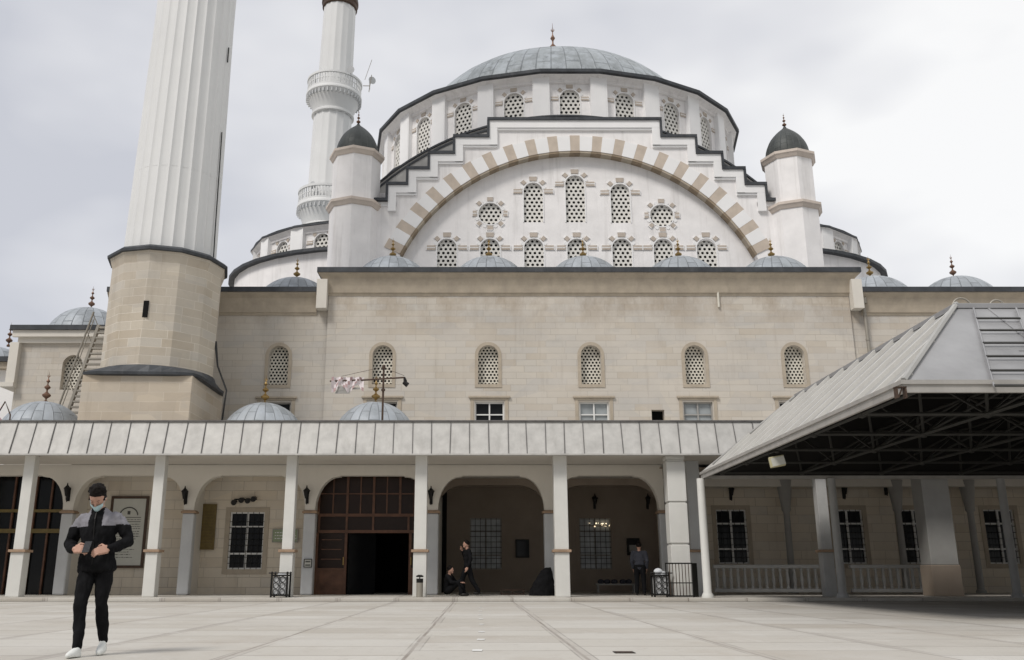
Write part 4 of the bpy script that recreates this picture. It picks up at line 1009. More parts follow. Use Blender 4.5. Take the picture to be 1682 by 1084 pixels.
for i in range(11):
    x = -w*.36
    while x < w*.34: l = random.uniform(.03, .1); m.box(x, x+l, -.034, -.0305, h*(.82-i*.066), h*(.82-i*.066)+.012); x += l+.02
part('lettering', m, 'iron_brown', t, loc=c)
t, c, w, h = board('sign', 'small green sign partly hidden by a white post, left of the entrance', 'sign', 447, 490, 869, 891, YB1-.06, 'sign_green', 'dull_frame', .02)
m = MB()
for i in range(3):
    x = -w*.4
    while x < w*.36: l = random.uniform(.03, .12); m.box(x, x+l, -.034, -.0305, h*(.7-i*.22), h*(.7-i*.22)+.03); x += l+.03
part('lettering', m, 'marker_white', t, loc=c)
t, c, w, h = board('notice', 'black and white notice fixed on the grey column left of the entrance', 'notice', 499, 513, 918, 932, YA_-.04, 'sign_white', 'iron', .02)
m = MB(); m.box(-w*.3, w*.3, -.036, -.031, h*.2, h*.35); m.box(-w*.3, w*.3, -.036, -.031, h*.6, h*.75); part('lettering', m, 'sign_ink', t, loc=c)
t, c, w, h = board('notice_board', 'small dark notice board on the dim wall right of the first deep window', 'notice board', 847, 869, 886, 916, YB2-.05, 'glass_dark', 'iron', .06)
t, c, w, h = board('notice_board', 'dark framed notice with a grey sheet on the wall behind the person in a cap', 'notice board', 1030, 1050, 884, 912, YB2-.05, 'iron', 'iron', .06)
m = MB(); m.box(-w*.3, w*.3, -.04, -.031, h*.2, h*.6); part('paper_sheet', m, 'dull_frame', t, loc=c)
# chandelier glimpsed through the right deep window
c = P(985, 863, YB2+.10); 
t = thing('chandelier', 'lit chandelier glowing behind the right grilled window of the deep bay', 'chandelier', c)
m = MB()
for i in range(16): m.ball((random.uniform(-.42, .42), -.06+random.uniform(-.01, .01), random.uniform(-.06, .10)), random.uniform(.012, .028), 6)
part('bulbs', m, 'lamp_glow', t, loc=c); m = MB(); m.tube([(-.42, -.03, -.02), (.42, -.03, -.02)], .02, 6); part('ring', m, 'brass', t, loc=c)

# ------------------------------------------------------------------ courtyard canopy (space frame roof) at right
EX, EY0, EY1, EZ = 6.85, 14.2, 27.6, 3.72
XE, AA, ZTOP = 44.0, 2.3, 5.70
CN = thing('courtyard_canopy', 'big grey metal hipped canopy on white posts covering the right of the courtyard', 'canopy', (EX+10, (EY0+EY1)/2, 0))
def cn(name, mb, mats, **k): return part(name, mb, mats, CN, world=True, loc=(EX, EY0, EZ), **k)
zlo = 3.56
A = Vector((EX, EY0, EZ)); B = Vector((EX, EY1, EZ)); C_ = Vector((EX+AA, EY0+AA, ZTOP)); D = Vector((EX+AA, EY1-AA, ZTOP)); E2 = Vector((XE, EY0, EZ)); F2 = Vector((XE, EY0+AA, ZTOP)); G2 = Vector((XE, EY1, EZ)); H2 = Vector((XE, EY1-AA, ZTOP))
m = MB(); m.quad([A, B, D, C_]); nrm = (B-A).cross(C_-A).normalized(); nrm = nrm if nrm.z > 0 else -nrm
# raised ribs running up the slope
nr = 14
for i in range(nr+1):
    y = EY0+.25+(EY1-EY0-.5)*i/nr; top = min(1.0, (y-EY0)/AA, (EY1-y)/AA)
    p0 = Vector((EX, y, EZ))+nrm*.02; p1 = Vector((EX+AA*top, y, EZ+(ZTOP-EZ)*top))+nrm*.02
    if (p1-p0).length > .3: m.obox((p0+p1)/2, (0, .045, 0), nrm*.05, (p1-p0)/2, 1); m.obox((p0+p1)/2+Vector((0, .14, 0)), (0, .02, 0), nrm*.03, (p1-p0)/2*.97, 0)
cn('side_slope', m, ['sheet_left', 'rib_paint'])
m = MB(); m.quad([A, E2, F2, C_]); n2 = (E2-A).cross(C_-A).normalized(); n2 = n2 if n2.z > 0 else -n2
for i in range(1, 14):
    x = EX+AA+.55+(i-1)*1.15; p0 = Vector((x, EY0, EZ)); p1 = Vector((x, EY0+AA, ZTOP)); m.obox((p0+p1)/2+n2*.006, (.02, 0, 0), n2*.010, (p1-p0)/2*.995)
for f_ in (.38, .7): 
    p0 = A.lerp(C_, f_); m.obox(Vector(((p0.x+XE)/2+.8, p0.y, p0.z))+n2*.004, ((XE-p0.x)/2-.8, 0, 0), n2*.006, (F2-E2).normalized()*.012)
cn('front_slope', m, 'sheet_front')
m = MB(); m.quad([B, G2, H2, D]); m.box(EX+AA-.1, XE, EY0+AA-.1, EY1-AA+.1, ZTOP-.06, ZTOP+.03); cn('top_deck', m, 'sheet_front')
m = MB()
m.box(EX-.06, EX-.001, EY0-.06, EY1+.06, zlo, EZ+.02); m.box(EX+.0, XE, EY0-.06, EY0-.001, zlo, EZ+.02); m.box(EX+.0, XE, EY1+.001, EY1+.06, zlo, EZ+.02)
m.box(EX-.09, EX-.061, EY0-.09, EY1+.09, EZ-.03, EZ+.04); m.box(EX-.06, XE, EY0-.09, EY0-.061, EZ-.03, EZ+.04)
cn('eave_fascia', m, 'fascia_metal')
m = MB(); hip = (C_-A)
m.tube([A+Vector((0, 0, .05)), C_+Vector((0, 0, .05))], .05, 6); m.tube([B+Vector((0, 0, .03)), D+Vector((0, 0, .03))], .05, 6); m.tube([C_+Vector((0, 0, .03)), D+Vector((0, 0, .03))], .05, 6); m.tube([C_+Vector((0, 0, .03)), F2+Vector((0, 0, .03))], .035, 6)
cn('ridge_cap', m, 'sheet_left')
# near-black inner sheet with the canopy's shade put into its colour
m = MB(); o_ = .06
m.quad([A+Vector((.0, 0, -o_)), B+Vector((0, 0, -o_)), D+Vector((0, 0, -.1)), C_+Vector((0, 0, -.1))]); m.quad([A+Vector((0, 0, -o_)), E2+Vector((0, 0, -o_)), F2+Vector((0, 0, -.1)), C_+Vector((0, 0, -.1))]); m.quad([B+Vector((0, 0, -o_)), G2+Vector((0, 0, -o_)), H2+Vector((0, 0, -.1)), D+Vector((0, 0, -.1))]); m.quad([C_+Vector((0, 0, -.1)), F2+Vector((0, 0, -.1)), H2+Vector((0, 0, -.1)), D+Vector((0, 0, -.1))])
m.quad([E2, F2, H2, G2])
cn('shade_lining', m, 'under_shade')
# space frame
m = MB(); gx = 2.4; nx = 10; ny = 5; gy = (EY1-EY0-.6)/ny
bot = [[Vector((EX+.5+i*gx, EY0+.3+j*gy, 3.72)) for j in range(ny+1)] for i in range(nx+1)]
topn = [[Vector((EX+.5+(i+.5)*gx+.6, EY0+.3+(j+.5)*gy, 4.78)) for j in range(ny)] for i in range(nx)]
for i in range(nx+1):
    for j in range(ny+1):
        if i < nx: m.tube([bot[i][j], bot[i+1][j]], .04, 6)
        if j < ny: m.tube([bot[i][j], bot[i][j+1]], .04, 6)
        m.ball(bot[i][j], .09, 8)
for i in range(nx):
    for j in range(ny):
        T_ = topn[i][j]
        for q in (bot[i][j], bot[i+1][j], bot[i][j+1], bot[i+1][j+1]): m.tube([q, T_], .03, 6)
        if i < nx-1: m.tube([T_, topn[i+1][j]], .035, 6)
        if j < ny-1: m.tube([T_, topn[i][j+1]], .035, 6)
cn('space_frame', m, 'truss')
# posts with flared feet
for X, Y, mt in ((px_(1163, 983, 27.5), 27.5, 'column_white'), (px_(1384, 975, 27.5), 27.5, 'rail_shaded'), (px_(1671, 975, 27.5), 27.5, 'rail_shaded'), (21.5, 27.5, 'column_grey'), (21.5, 15, 'column_grey')):  # rear posts in view get a shade-darkened colour
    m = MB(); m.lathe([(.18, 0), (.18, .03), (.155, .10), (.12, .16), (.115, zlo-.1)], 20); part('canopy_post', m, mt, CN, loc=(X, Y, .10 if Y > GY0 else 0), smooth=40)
m = MB(); c = P(1478, 645, EY0-.1); m.obox(c+Vector((-.06, 0, 0)), (.012, 0, 0), (0, .05, 0), (0, 0, .09)); m.obox(c+Vector((.08, 0, 0)), (.012, 0, 0), (0, .05, 0), (0, 0, .09)); m.obox(c+Vector((.01, 0, .085)), (.09, 0, 0), (0, .05, 0), (0, 0, .008)); m.obox(c+Vector((0, -.02, 0)), (.008, 0, 0), (0, .02, 0), (.04, 0, .08)); cn('gutter_outlet', m, 'iron_brown')
# hooped pipes on the ridge and the ladder on the front slope
for p, r in ((1580, .17), (1638, .14)):
    c = P(p, 503, EY0+AA); m = MB(); pts = [c+Vector((-r*1.1*math.cos(math.radians(a)), -.0, -.05+r*1.25*math.sin(math.radians(a)))) for a in range(0, 181, 15)]+[c+Vector((r*1.1, -.03, -.15))]
    m.tube(pts, .018, 8); m.ball(pts[-1]+Vector((.0, -.05, -.04)), .035, 8); cn('ridge_hook', m, 'steel_light', smooth=50)
LD = thing('roof_ladder', 'flat metal ladder lying on the front slope of the courtyard canopy', 'ladder', (px_(1640, 640, EY0), EY0, EZ))
def on_slope(px0, py0):
    # intersection of the viewing ray with the front slope, lifted slightly
    v = (CY-py0)/F; d = Vector(((px0-CX)/F, ct-v*st, st+v*ct)); o = Vector((0, 0, CH)); tt = (A-o).dot(n2)/d.dot(n2); return o+d*tt+n2*.05
m = MB(); L0, L1 = on_slope(1598, 510), on_slope(1632, 640); R0, R1_ = on_slope(1668, 510), on_slope(1712, 640)
for a, b_ in ((L0, L1), (R0, R1_)): m.tube([a, b_], .018, 6)
part('rails', m, 'sheet_front', LD, world=True)
for i in range(6): 
    f_ = (i+.5)/6+.08; f_ = min(f_, 1); a = L0.lerp(L1, f_); b_ = R0.lerp(R1_, f_); m = MB(); m.obox((a+b_)/2+n2*.02, (b_-a)/2, n2*.012, (F2-E2).normalized()*.022); part('rung', m, 'truss', LD, world=True)
c = Vector((6.95, px_(1, 1, 1)*0+21.0, 3.45)); 
for k in range(40):
    Yt = 14.5+k*.3
    if abs(785+F*6.95/(Yt*ct+(3.3-CH)*st)-1266) < 12: c = Vector((6.98, Yt, 3.30)); break
FLD = thing('floodlight', 'yellowed floodlight hanging under the left eave of the courtyard canopy', 'floodlight', c)
m = MB(); m.obox((0, 0, 0), (.17, -.03, .03), (.02, .08, 0), (-.02, 0, .12)); part('lamp_body', m, 'plastic_yellow', FLD, loc=c, bevel=.015)
m = MB(); m.obox((0, -.09, 0), (.145, -.03, .03), (.0, .006, 0), (-.02, 0, .095)); part('lens', m, 'sign_white', FLD, loc=c)
m = MB(); m.tube([(.19, 0, 0), (.21, 0, .22), (0, 0, .26), (-.19, 0, .2), (-.17, 0, 0)], .012, 6); part('bracket', m, 'iron', FLD, loc=c)

# ------------------------------------------------------------------ roof ladder stair at left
YS = 36.3
b0, b1 = P(104, 700, YS), P(163, 534, YS); e0, e1 = P(142, 700, YS), P(196, 534, YS)
c0 = Vector((b0.x, YS, ZF))
LT = thing('roof_stair', 'steep pale steel stair ladder climbing from the porch roof to the left roof', 'ladder', c0)
def lt(name, m, mat='steel_light'): return part(name, m, mat, LT, world=True, loc=c0)
down = (b0-b1).normalized()
for a, b_ in ((b0, b1), (e0, e1)):
    m = MB(); m.obox((a+b_)/2, Vector((.055, 0, 0)), Vector((0, .09, 0)), (b_-a)/2); lt('stringer', m)
hr = [b0+Vector((-.25, -.1, .75)), b1+Vector((-.25, -.1, .55))]
m = MB(); m.tube([hr[0], hr[1]], .042, 8); m.tube([hr[0]+Vector((.05, 0, -.35)), hr[1]+Vector((.05, 0, -.30))], .02, 8)
for f_ in (.05, .3, .55, .8, .98): m.tube([b0.lerp(b1, f_), hr[0].lerp(hr[1], f_)], .02, 6)
lt('handrail', m)
for i in range(19):
    f_ = (i+.5)/19; a = b0.lerp(b1, f_); b_ = e0.lerp(e1, f_); m = MB(); m.obox((a+b_)/2, (b_-a)/2-Vector((.056, 0, 0)), (0, .08, 0), (0, 0, .035)); lt('tread', m)

# mast with drooping banner on the porch roof
cM = P(628, 689, 30.0); cM.z = ZF
MS = thing('rooftop_mast', 'rusty pole with a crossbar standing on the porch roof before a lattice window', 'mast', cM)
def pm(px0, py0, Y=30.0): return P(px0, py0, Y)
m = MB(); m.lathe([(.14, 0), (.13, .05), (.05, .14), (.04, .2)], 12); m.tube([(0, 0, .1), (0, 0, pm(628, 600).z-ZF)], .035, 8); m.tube([(0, 0, pm(0, 642).z-ZF), (0, 0, pm(0, 639).z-ZF)], .07, 10); part('pole', m, 'iron_brown', MS, loc=cM)
m = MB(); m.tube([pm(542, 626)-cM, pm(600, 624)-cM, pm(664, 620)-cM], .03, 8); m.tube([pm(628, 603)-cM, pm(561, 618)-cM], .007, 4); m.tube([pm(628, 603)-cM, pm(664, 617)-cM], .007, 4); m.tube([(0, 0, pm(0, 606).z-ZF), (0, 0, pm(0, 600).z-ZF)], .06, 8); part('crossbar', m, 'iron_brown', MS, loc=cM)
cl = pm(664, 625); t = thing('hanging_lamp', 'black lamp hanging from the right end of the rooftop crossbar', 'lamp', cl)
m = MB(); m.tube([(0, 0, .12), (.03, 0, 0), (.06, 0, -.1)], [.03, .06, .05], 8); m.tube([(-.02, 0, -.05), (.12, 0, -.16)], [.07, .09], 10); part('lamp_body', m, 'iron', t, loc=cl)
cb_ = pm(570, 626); t = thing('banner', 'torn white and pink banner wrapped round the left arm of the rooftop crossbar', 'banner', cb_)
m = MB(); n = 14
for i in range(n):
    for j in range(4):
        def g_(a, b_): 
            x = -.52+a*1.10/n; return (x, -.05*math.sin(a*1.7+b_)-.03, .13-b_*.10*(1+.35*math.sin(a*.9+1))+.02*math.sin(a*2.3))
        m.quad([g_(i, j), g_(i+1, j), g_(i+1, j+1), g_(i, j+1)], 0 if (i*7+j*3) % 4 else 1)
part('printed_cloth', m, ['pale_cloth', 'pink_cloth'], t, loc=cb_, smooth=60)
m = MB(); m.obox((-.08, .02, -.30), (.24, 0, .0), (0, .03, 0), (.07, 0, .12)); m.obox((.24, .02, -.25), (.2, 0, .0), (0, .02, 0), (0, 0, .03)); m.tube([(-.30, 0, -.1), (-.28, 0, -.34), (-.1, 0, -.30)], .02, 6); part('dangling_tatters', m, 'dull_frame', t, loc=cb_)
ce = P(2, 690, 30.0); ce.z = ZF; t = thing('banner', 'pink and white cloth on a short frame at the left end of the porch roof', 'banner', ce)
m = MB(); n = 10
for i in range(n):
    for j in range(6):
        def g2(a, b_): return (-.55+a*.075+.02*math.sin(b_*2), -.03*math.sin(a*1.3+b_*.8), .18+b_*.10*(1-.02*a*a*.6)+.03*math.sin(a*.8))
        m.quad([g2(i, j), g2(i+1, j), g2(i+1, j+1), g2(i, j+1)], 0 if (i+j) % 3 else 1)
part('cloth', m, ['pale_cloth', 'pink_cloth'], t, loc=ce, smooth=60)
m = MB(); m.tube([(-.3, 0, 0), (-.3, 0, .2), (.05, 0, .95), (.28, 0, .5), (.30, 0, 0)], .025, 8); part('frame', m, 'iron_brown', t, loc=ce)

# ------------------------------------------------------------------ small street furniture
def gbase(px0, Y): return Vector((px_(px0, 983, Y), Y, .10))
def iron_bin(px0, Y, label, bag):
    c = gbase(px0, Y); t = thing('litter_bin', label, 'litter bin', c, group='wrought iron litter bins at the porch edge')
    w, h = .23, .66
    m = MB()
    for x in (-w, w):
        for y in (-w, w): m.box(x-.025, x+.025, y-.025, y+.025, 0, h+.03); m.ball((x, y, h+.05), .035, 8)
    for z in (.06, h-.03):
        for y in (-w, w): m.box(-w+.026, w-.026, y-.018, y+.018, z-.02, z+.02)
        for x in (-w, w): m.box(x-.018, x+.018, -w+.026, w-.026, z-.02, z+.02)
    m.tube([(-w-.10, -w, h+.04), (w+.10, -w, h+.04)], .02, 6)
    part('frame', m, 'iron', t, loc=c)
    m = MB(); 
    for k in range(3):
        for sx_ in (-.5, .5):
            cx_, cz_ = sx_*w*.85, .16+k*.18
            m.tube([(cx_+.075*math.cos(a*PI/5), -w-.005, cz_+.085*math.sin(a*PI/5)) for a in range(11)], .011, 5)
    m.tube([(0, -w-.005, .06), (0, -w-.005, h-.05)], .010, 5); part('scrollwork', m, 'iron', t, loc=c)
    m = MB(); m.box(-w+.03, w-.03, -w+.03, w-.03, .08, h-.07); part('liner', m, 'column_grey', t, loc=c, bevel=.03)
    if bag:
        m = MB(); m.ball((-.05, 0, h+.07), .13, 12, sc=(1.1, 1, .9)); m.ball((.10, -.04, h+.02), .10, 10, sc=(1.2, 1, .7)); part('bag', m, 'bag', t, loc=c, smooth=80)
    else:
        m = MB(); m.ball((.02, -.03, h+.0), .09, 8, sc=(1.5, 1, .5)); part('litter', m, 'bag', t, loc=c, smooth=60)
iron_bin(460, 28.0, 'black iron litter bin at the foot of the post left of the entrance', False)
iron_bin(1086, 28.6, 'iron litter bin topped with white bags beside the big pillar', True)
c = gbase(689, 28.2); t = thing('ash_bin', 'slim steel ash bin in front of the square post right of the entrance', 'ash bin', c)
m = MB(); m.lathe([(.10, 0), (.10, .42)], 20, cap=True); part('body', m, 'steel_light', t, loc=c, smooth=40)
m = MB(); m.lathe([(.104, .42), (.104, .54)], 20, cap=True); m.lathe([(.10, .58), (.11, .585), (.11, .62), (.05, .65)], 20); m.box(-.012, .012, -.09, .09, .54, .6); part('cap', m, 'iron', t, loc=c, smooth=40)
c = gbase(1118, 27.95); t = thing('iron_gate', 'low brown iron railing panel leaning before the big white pillar', 'railing', c)
m = MB(); W_ = .38; H_ = 1.0
m.box(-W_-.03, -W_+.0, -.02, .02, 0, H_); m.box(W_, W_+.03, -.02, .02, 0, H_); m.box(-W_, W_, -.02, .02, H_-.04, H_); m.box(-W_, W_, -.02, .02, .02, .06); m.box(-W_, W_, -.015, .015, .40, .43); part('frame', m, 'iron', t, loc=c)
m = MB()
for i in range(1, 8): m.tube([(-W_+i*W_/4, 0, .06), (-W_+i*W_/4, 0, H_-.04)], .012, 6)
part('bars', m, 'iron_brown', t, loc=c)
m = MB(); m.obox((W_+.12, .12, H_/2), (.09, .12, 0), (.01, -.01, 0), (0, 0, H_/2-.01)); part('side_panel', m, 'iron', t, loc=c)
# low metal bench in the deep bay
c = gbase(1012, 34.8); t = thing('shoe_bench', 'low worn bench with dark cushions against the dim porch wall', 'bench', c)
m = MB(); m.box(-.75, .75, -.2, .2, .28, .33); part('seat', m, 'dull_frame', t, loc=c)
for x in (-.68, .64):
    m = MB(); m.box(x, x+.05, -.18, -.13, 0, .28); m.box(x, x+.05, .13, .18, 0, .28); m.box(x+.005, x+.045, -.13, .13, .08, .12); part('leg', m, 'dull_frame', t, loc=c)
m = MB()
for i in range(5): m.ball((-.55+i*.26+random.uniform(-.05, .05), 0, .40), .12, 10, sc=(1.1, 1, .8))
part('cushions', m, 'navy_cloth', t, loc=c, smooth=80)
c = gbase(842, 31.5); t = thing('low_crate', 'flat dark crate lying on the porch floor of the deep bay', 'crate', c)
m = MB(); m.box(-.4, .4, -.2, .2, 0, .05); part('base', m, 'iron_brown', t, loc=c)
m = MB()
for x in (-.38, 0, .36): m.box(x-.02, x+.02, -.2, -.17, .051, .14)
m.box(-.4, .4, -.2, -.17, .141, .18); part('side', m, 'iron_brown', t, loc=c)
c = Vector((px_(1025, 1072, 9.3), 9.3, .004)); 
v = (CY-1072)/F; Yg = -CH*(ct-v*st)/(st+v*ct); c = Vector((px_(1025, 1072, Yg), Yg, .002))
t = thing('floor_drain', 'small dark floor drain grating in the paving', 'drain', c)
m = MB(); m.slab([(-.1, -.1), (.1, -.1), (.1, .1), (-.1, .1)], [rect(-.085, .085, -.085, .085)], -.004, 0, fr=lambda x, y, z: (x, z, -y+.001)); part('frame', m, 'iron', t, loc=c)
m = MB()
for i in range(6): m.box(-.084, .084, -.08+i*.03, -.065+i*.03, .0, .005)
part('grating', m, 'iron_brown', t, loc=c)

# ------------------------------------------------------------------ people
def remesh(mb, name, mat, voxel, smooth_it=2):
    me = mb.mesh(name, mat); o = bpy.data.objects.new('tmp', me); COL.objects.link(o)
    r = o.modifiers.new('r', 'REMESH'); r.mode = 'VOXEL'; r.voxel_size = voxel; r.use_smooth_shade = True
    s_ = o.modifiers.new('s', 'SMOOTH'); s_.iterations = smooth_it; s_.factor = .5
    dg = bpy.context.evaluated_depsgraph_get(); res = bpy.data.meshes.new_from_object(o.evaluated_get(dg)); res.name = name
    bpy.data.objects.remove(o); bpy.data.meshes.remove(me)
    if not res.materials: res.materials.append(MATS[mat])
    res.polygons.foreach_set('use_smooth', [True]*len(res.polygons)); return res
def limb(m, pts, rad, n=12, flat=1.0):
    m.tube(pts, rad, n, 0, flat)
    for p, r in zip(pts, rad): m.ball(p, r*.98, 12)
def ell(m, rings, n=20):
    """closed loft through elliptical rings (cx,cy,z,rx,ry)"""
    b = len(m.v)
    for cx, cy, z, rx, ry in rings:
        for i in range(n): a = 2*PI*i/n; m.v.append((cx+rx*math.cos(a), cy+ry*math.sin(a), z))
    for j in range(len(rings)-1):
        for i in range(n): m.f.append((b+j*n+i, b+j*n+(i+1) % n, b+(j+1)*n+(i+1) % n, b+(j+1)*n+i)); m.m.append(0)
    m.f.append(tuple(b+i for i in reversed(range(n)))); m.m.append(0); e_ = b+(len(rings)-1)*n; m.f.append(tuple(e_+i for i in range(n))); m.m.append(0)
def hand(m, w, d, up, side, curl=.5, s=1.0):
    """palm, four fingers, thumb. w wrist, d pointing direction, up = back of hand normal, side = thumb side"""
    w, d, up, side = Vector(w), Vector(d).normalized(), Vector(up).normalized(), Vector(side).normalized()
    pc = w+d*.05*s
    m.obox(pc, side*.036*s, up*.012*s, d*.046*s)
    for k in range(4):
        b = w+d*.092*s+side*(.027-.018*k)*s; ln = (.070, .078, .072, .056)[k]*s; a = 0; p = [b-d*.01, b]; cur = b
        for j in range(3):
            a += curl*(.7, 1.0, .8)[j]; dd = d*math.cos(a)-up*math.sin(a); cur = cur+dd*ln*(.45, .32, .25)[j]; p.append(cur)
        m.tube(p, [.0095*s, .0095*s, .009*s, .0082*s, .007*s], 8)
        for q, r in zip(p[1:], (.0095, .009, .0082, .0072)): m.ball(q, r*s, 8)
    tb = w+d*.025*s+side*.032*s; t1 = tb+(side*.8+d*.7-up*.2).normalized()*.035*s; t2 = t1+(d*.9+side*.1-up*.45).normalized()*.030*s
    m.tube([tb-side*.02*s, tb, t1, t2], [.013*s, .013*s, .011*s, .009*s], 8); m.ball(t2, .009*s, 8); m.ball(t1, .011*s, 8)

def man_front():
    """man walking towards the camera, looking down at a phone"""
    c = Vector((px_(151, 1078, 9.2), 9.2, 0)); rz = math.radians(3)
    T_ = thing('person', 'young man in grey and black jacket with face mask, walking and looking at his phone', 'person', c, rz)
    body = MB()
    # joints, local: facing -Y, x = image right
    hipz = .90; sh = 1.36
    ank = {-1: Vector((-.080, -.20, .085)), 1: Vector((.062, .13, .11))}; kn = {-1: Vector((-.090, -.16, .48)), 1: Vector((.075, -.03, .49))}; hp = {-1: Vector((-.09, 0, hipz)), 1: Vector((.09, 0, hipz))}
    S = {-1: Vector((-.19, .015, sh-.02)), 1: Vector((.19, .015, sh-.02))}; EL = {-1: Vector((-.300, .03, 1.10)), 1: Vector((.305, .03, 1.10))}; WR = {-1: Vector((-.165, -.215, 1.035)), 1: Vector((.185, -.20, 1.02))}
    HC = Vector((0, -.085, 1.545))
    ell(body, [(0, 0, .84, .10, .07), (0, 0, .95, .12, .08), (0, -.005, 1.1, .12, .08), (0, -.01, 1.25, .14, .09), (0, 0, 1.33, .12, .075), (0, .0, 1.40, .055, .055)])
    limb(body, [(0, .005, 1.38), (0, -.02, 1.44), (0, -.05, 1.49)], [.062, .055, .055])
    # head: tilted forward
    hm = MB(); rings = [(0, -.012, -.125, .020, .022), (0, -.015, -.115, .042, .045), (0, -.010, -.09, .058, .068), (0, -.002, -.055, .068, .083), (0, .004, -.01, .074, .094), (0, .008, .035, .077, .099), (0, .012, .075, .072, .092), (0, .014, .105, .052, .068), (0, .015, .122, .02, .03)]
    ell(hm, rings); hm.ball((0, -.100, -.030), .015, 10, sc=(.9, 1.0, 1.4)); hm.tube([(0, -.09, .01), (0, -.105, -.03)], [.008, .012], 8)
    for sx_ in (-1, 1): hm.ball((sx_*.078, .012, -.015), .022, 10, sc=(.35, .8, 1.3)); hm.ball((sx_*.03, -.083, .022), .016, 8, sc=(1.4, .5, .5))
    hm.ball((0, -.092, -.072), .015, 8, sc=(1.6, .6, .45))
    Rm = Matrix.Translation(HC) @ Matrix.Rotation(math.radians(46), 4, 'X') @ Matrix.Rotation(math.radians(6), 4, 'Y')
    def xf(mb): mb.v = [tuple(Rm @ Vector(v)) for v in mb.v]; return mb
    xf(hm); n = len(body.v); body.v += hm.v; body.f += [tuple(i+n for i in f) for f in hm.f]; body.m += hm.m
    for s_ in (-1, 1):
        limb(body, [S[s_]+Vector((-s_*.03, 0, -.03)), EL[s_], WR[s_]], [.032, .032, .027]); limb(body, [hp[s_], kn[s_], ank[s_]], [.050, .034, .028])
    hand(body, WR[-1]+Vector((.005, -.005, 0)), (.85, -.42, -.05), (-.1, -.6, .5), (.25, .2, .9), .55, 1.08)
    hand(body, WR[1]+Vector((-.005, -.005, 0)), (-.82, -.45, -.16), (.1, -.6, .5), (-.25, .2, .9), .40, 1.08)
    part('body', remesh(body, 'body', 'skin', .0055, 1), None, T_, loc=c, rz=rz)
    # eyes and brows hinted under the fringe
    m = MB()
    for sx_ in (-1, 1): m.tube([(sx_*.020, -.094, .038), (sx_*.035, -.091, .042), (sx_*.048, -.083, .038)], .0025, 5); m.ball((sx_*.031, -.0885, .016), .005, 8, sc=(1.6, .5, .4))
    part('eyes', xf(m), 'hair', T_, loc=c, rz=rz)
    # hair
    m = MB(); random.seed(3)
    ell(m, [(0, .040, -.055, .066, .062), (0, .034, .0, .079, .078), (0, .026, .045, .083, .094), (0, .019, .085, .080, .096), (0, .016, .120, .066, .080), (0, .016, .142, .034, .042)])
    for i in range(130):
        a = random.uniform(0, 2*PI); t_ = random.uniform(.1, 1.35); r = .088
        if math.sin(a) < -.3 and t_ > .75: continue
        p0 = Vector((r*math.sin(t_)*math.cos(a), .012+r*1.12*math.sin(t_)*math.sin(a), .055+.09*math.cos(t_))); m.ball(p0, random.uniform(.010, .020), 6)
    for i in range(11): x = -.055+i*.011; m.ball((x, -.066+abs(x)*.25, .092+random.uniform(-.010, .006)), random.uniform(.012, .016), 6)
    for sx_ in (-1, 1):
        for k in range(5): m.ball((sx_*.074, -.030+k*.018, .02-.012*abs(k-1)), .014, 6)
    xf(m); part('hair', remesh(m, 'hair', 'hair', .006, 1), None, T_, loc=c, rz=rz)
    # face mask
    m = MB(); nn = 12
    def mk_(i, j):
        a = -PI/2+(i/nn-.5)*2.0; z = -.015-.1*j/6; w_ = 1.0 if j < 3 else 1-.13*(j-2)
        return (math.sin(a+PI/2)*.076*w_*1.04, .0-.106*math.cos(a+PI/2)*(1-.02*j)-(.014 if abs(i-nn/2) < 2 and j < 4 else 0), z)
    for i in range(nn):
        for j in range(6): m.quad([mk_(i, j), mk_(i+1, j), mk_(i+1, j+1), mk_(i, j+1)])
    for sx_ in (-1, 1): m.tube([(sx_*.066, -.045, -.03), (sx_*.08, .0, .0), (sx_*.082, .02, .0)], .0025, 4)
    part('face_mask', xf(m), 'mask', T_, loc=c, rz=rz, smooth=60)
    # jacket, lower black body + sleeves; grey yoke
    def folds(me, amp, sc_=22):
        from mathutils import noise
        for v in me.vertices:
            p = v.co; d = noise.noise(Vector((p.x*sc_, p.y*sc_, p.z*sc_*.55)))+.5*noise.noise(Vector((p.x*sc_*2+9, p.y*sc_*2, p.z*sc_)))
            v.co = p+v.normal*d*amp
    m = MB()
    ell(m, [(0, 0, .80, .178, .130), (0, 0, .82, .198, .150), (0, -.002, .87, .196, .148), (0, -.005, .95, .182, .138), (0, -.008, 1.08, .170, .128), (0, -.008, 1.22, .190, .135), (0, .0, 1.31, .198, .130), (0, .008, 1.375, .15, .105), (0, .008, 1.42, .10, .08), (0, .0, 1.45, .072, .068)])
    for s_ in (-1, 1):
        mid = S[s_].lerp(EL[s_], .5)+Vector((s_*.015, .01, 0)); fm_ = EL[s_].lerp(WR[s_], .5)+Vector((0, 0, -.012)); cuff = EL[s_].lerp(WR[s_], .93)
        limb(m, [S[s_]+Vector((-s_*.03, 0, -.012)), mid, EL[s_], fm_, cuff], [.080, .072, .064, .056, .042])
    jm = remesh(m, 'jacket', 'black_cloth', .011, 3); folds(jm, .014)
    jm.materials.clear(); jm.materials.append(MATS['black_cloth']); jm.materials.append(MATS['grey_cloth'])
    for p in jm.polygons:
        q = p.center; lim = 1.245+.12*min(abs(q.x), .3)/.3*.9 if abs(q.x) < .2 else 1.27+(.0)
        yoke = q.z > 1.262+.03*max(0, (abs(q.x)-.1)) and abs(q.x) > .045+.02 and q.z < 1.50
        p.material_index = 1 if (yoke and not (abs(q.x) < .07 and q.y < 0)) or (q.z > 1.27 and q.y > 0) else 0
    part('jacket', jm, None, T_, loc=c, rz=rz)
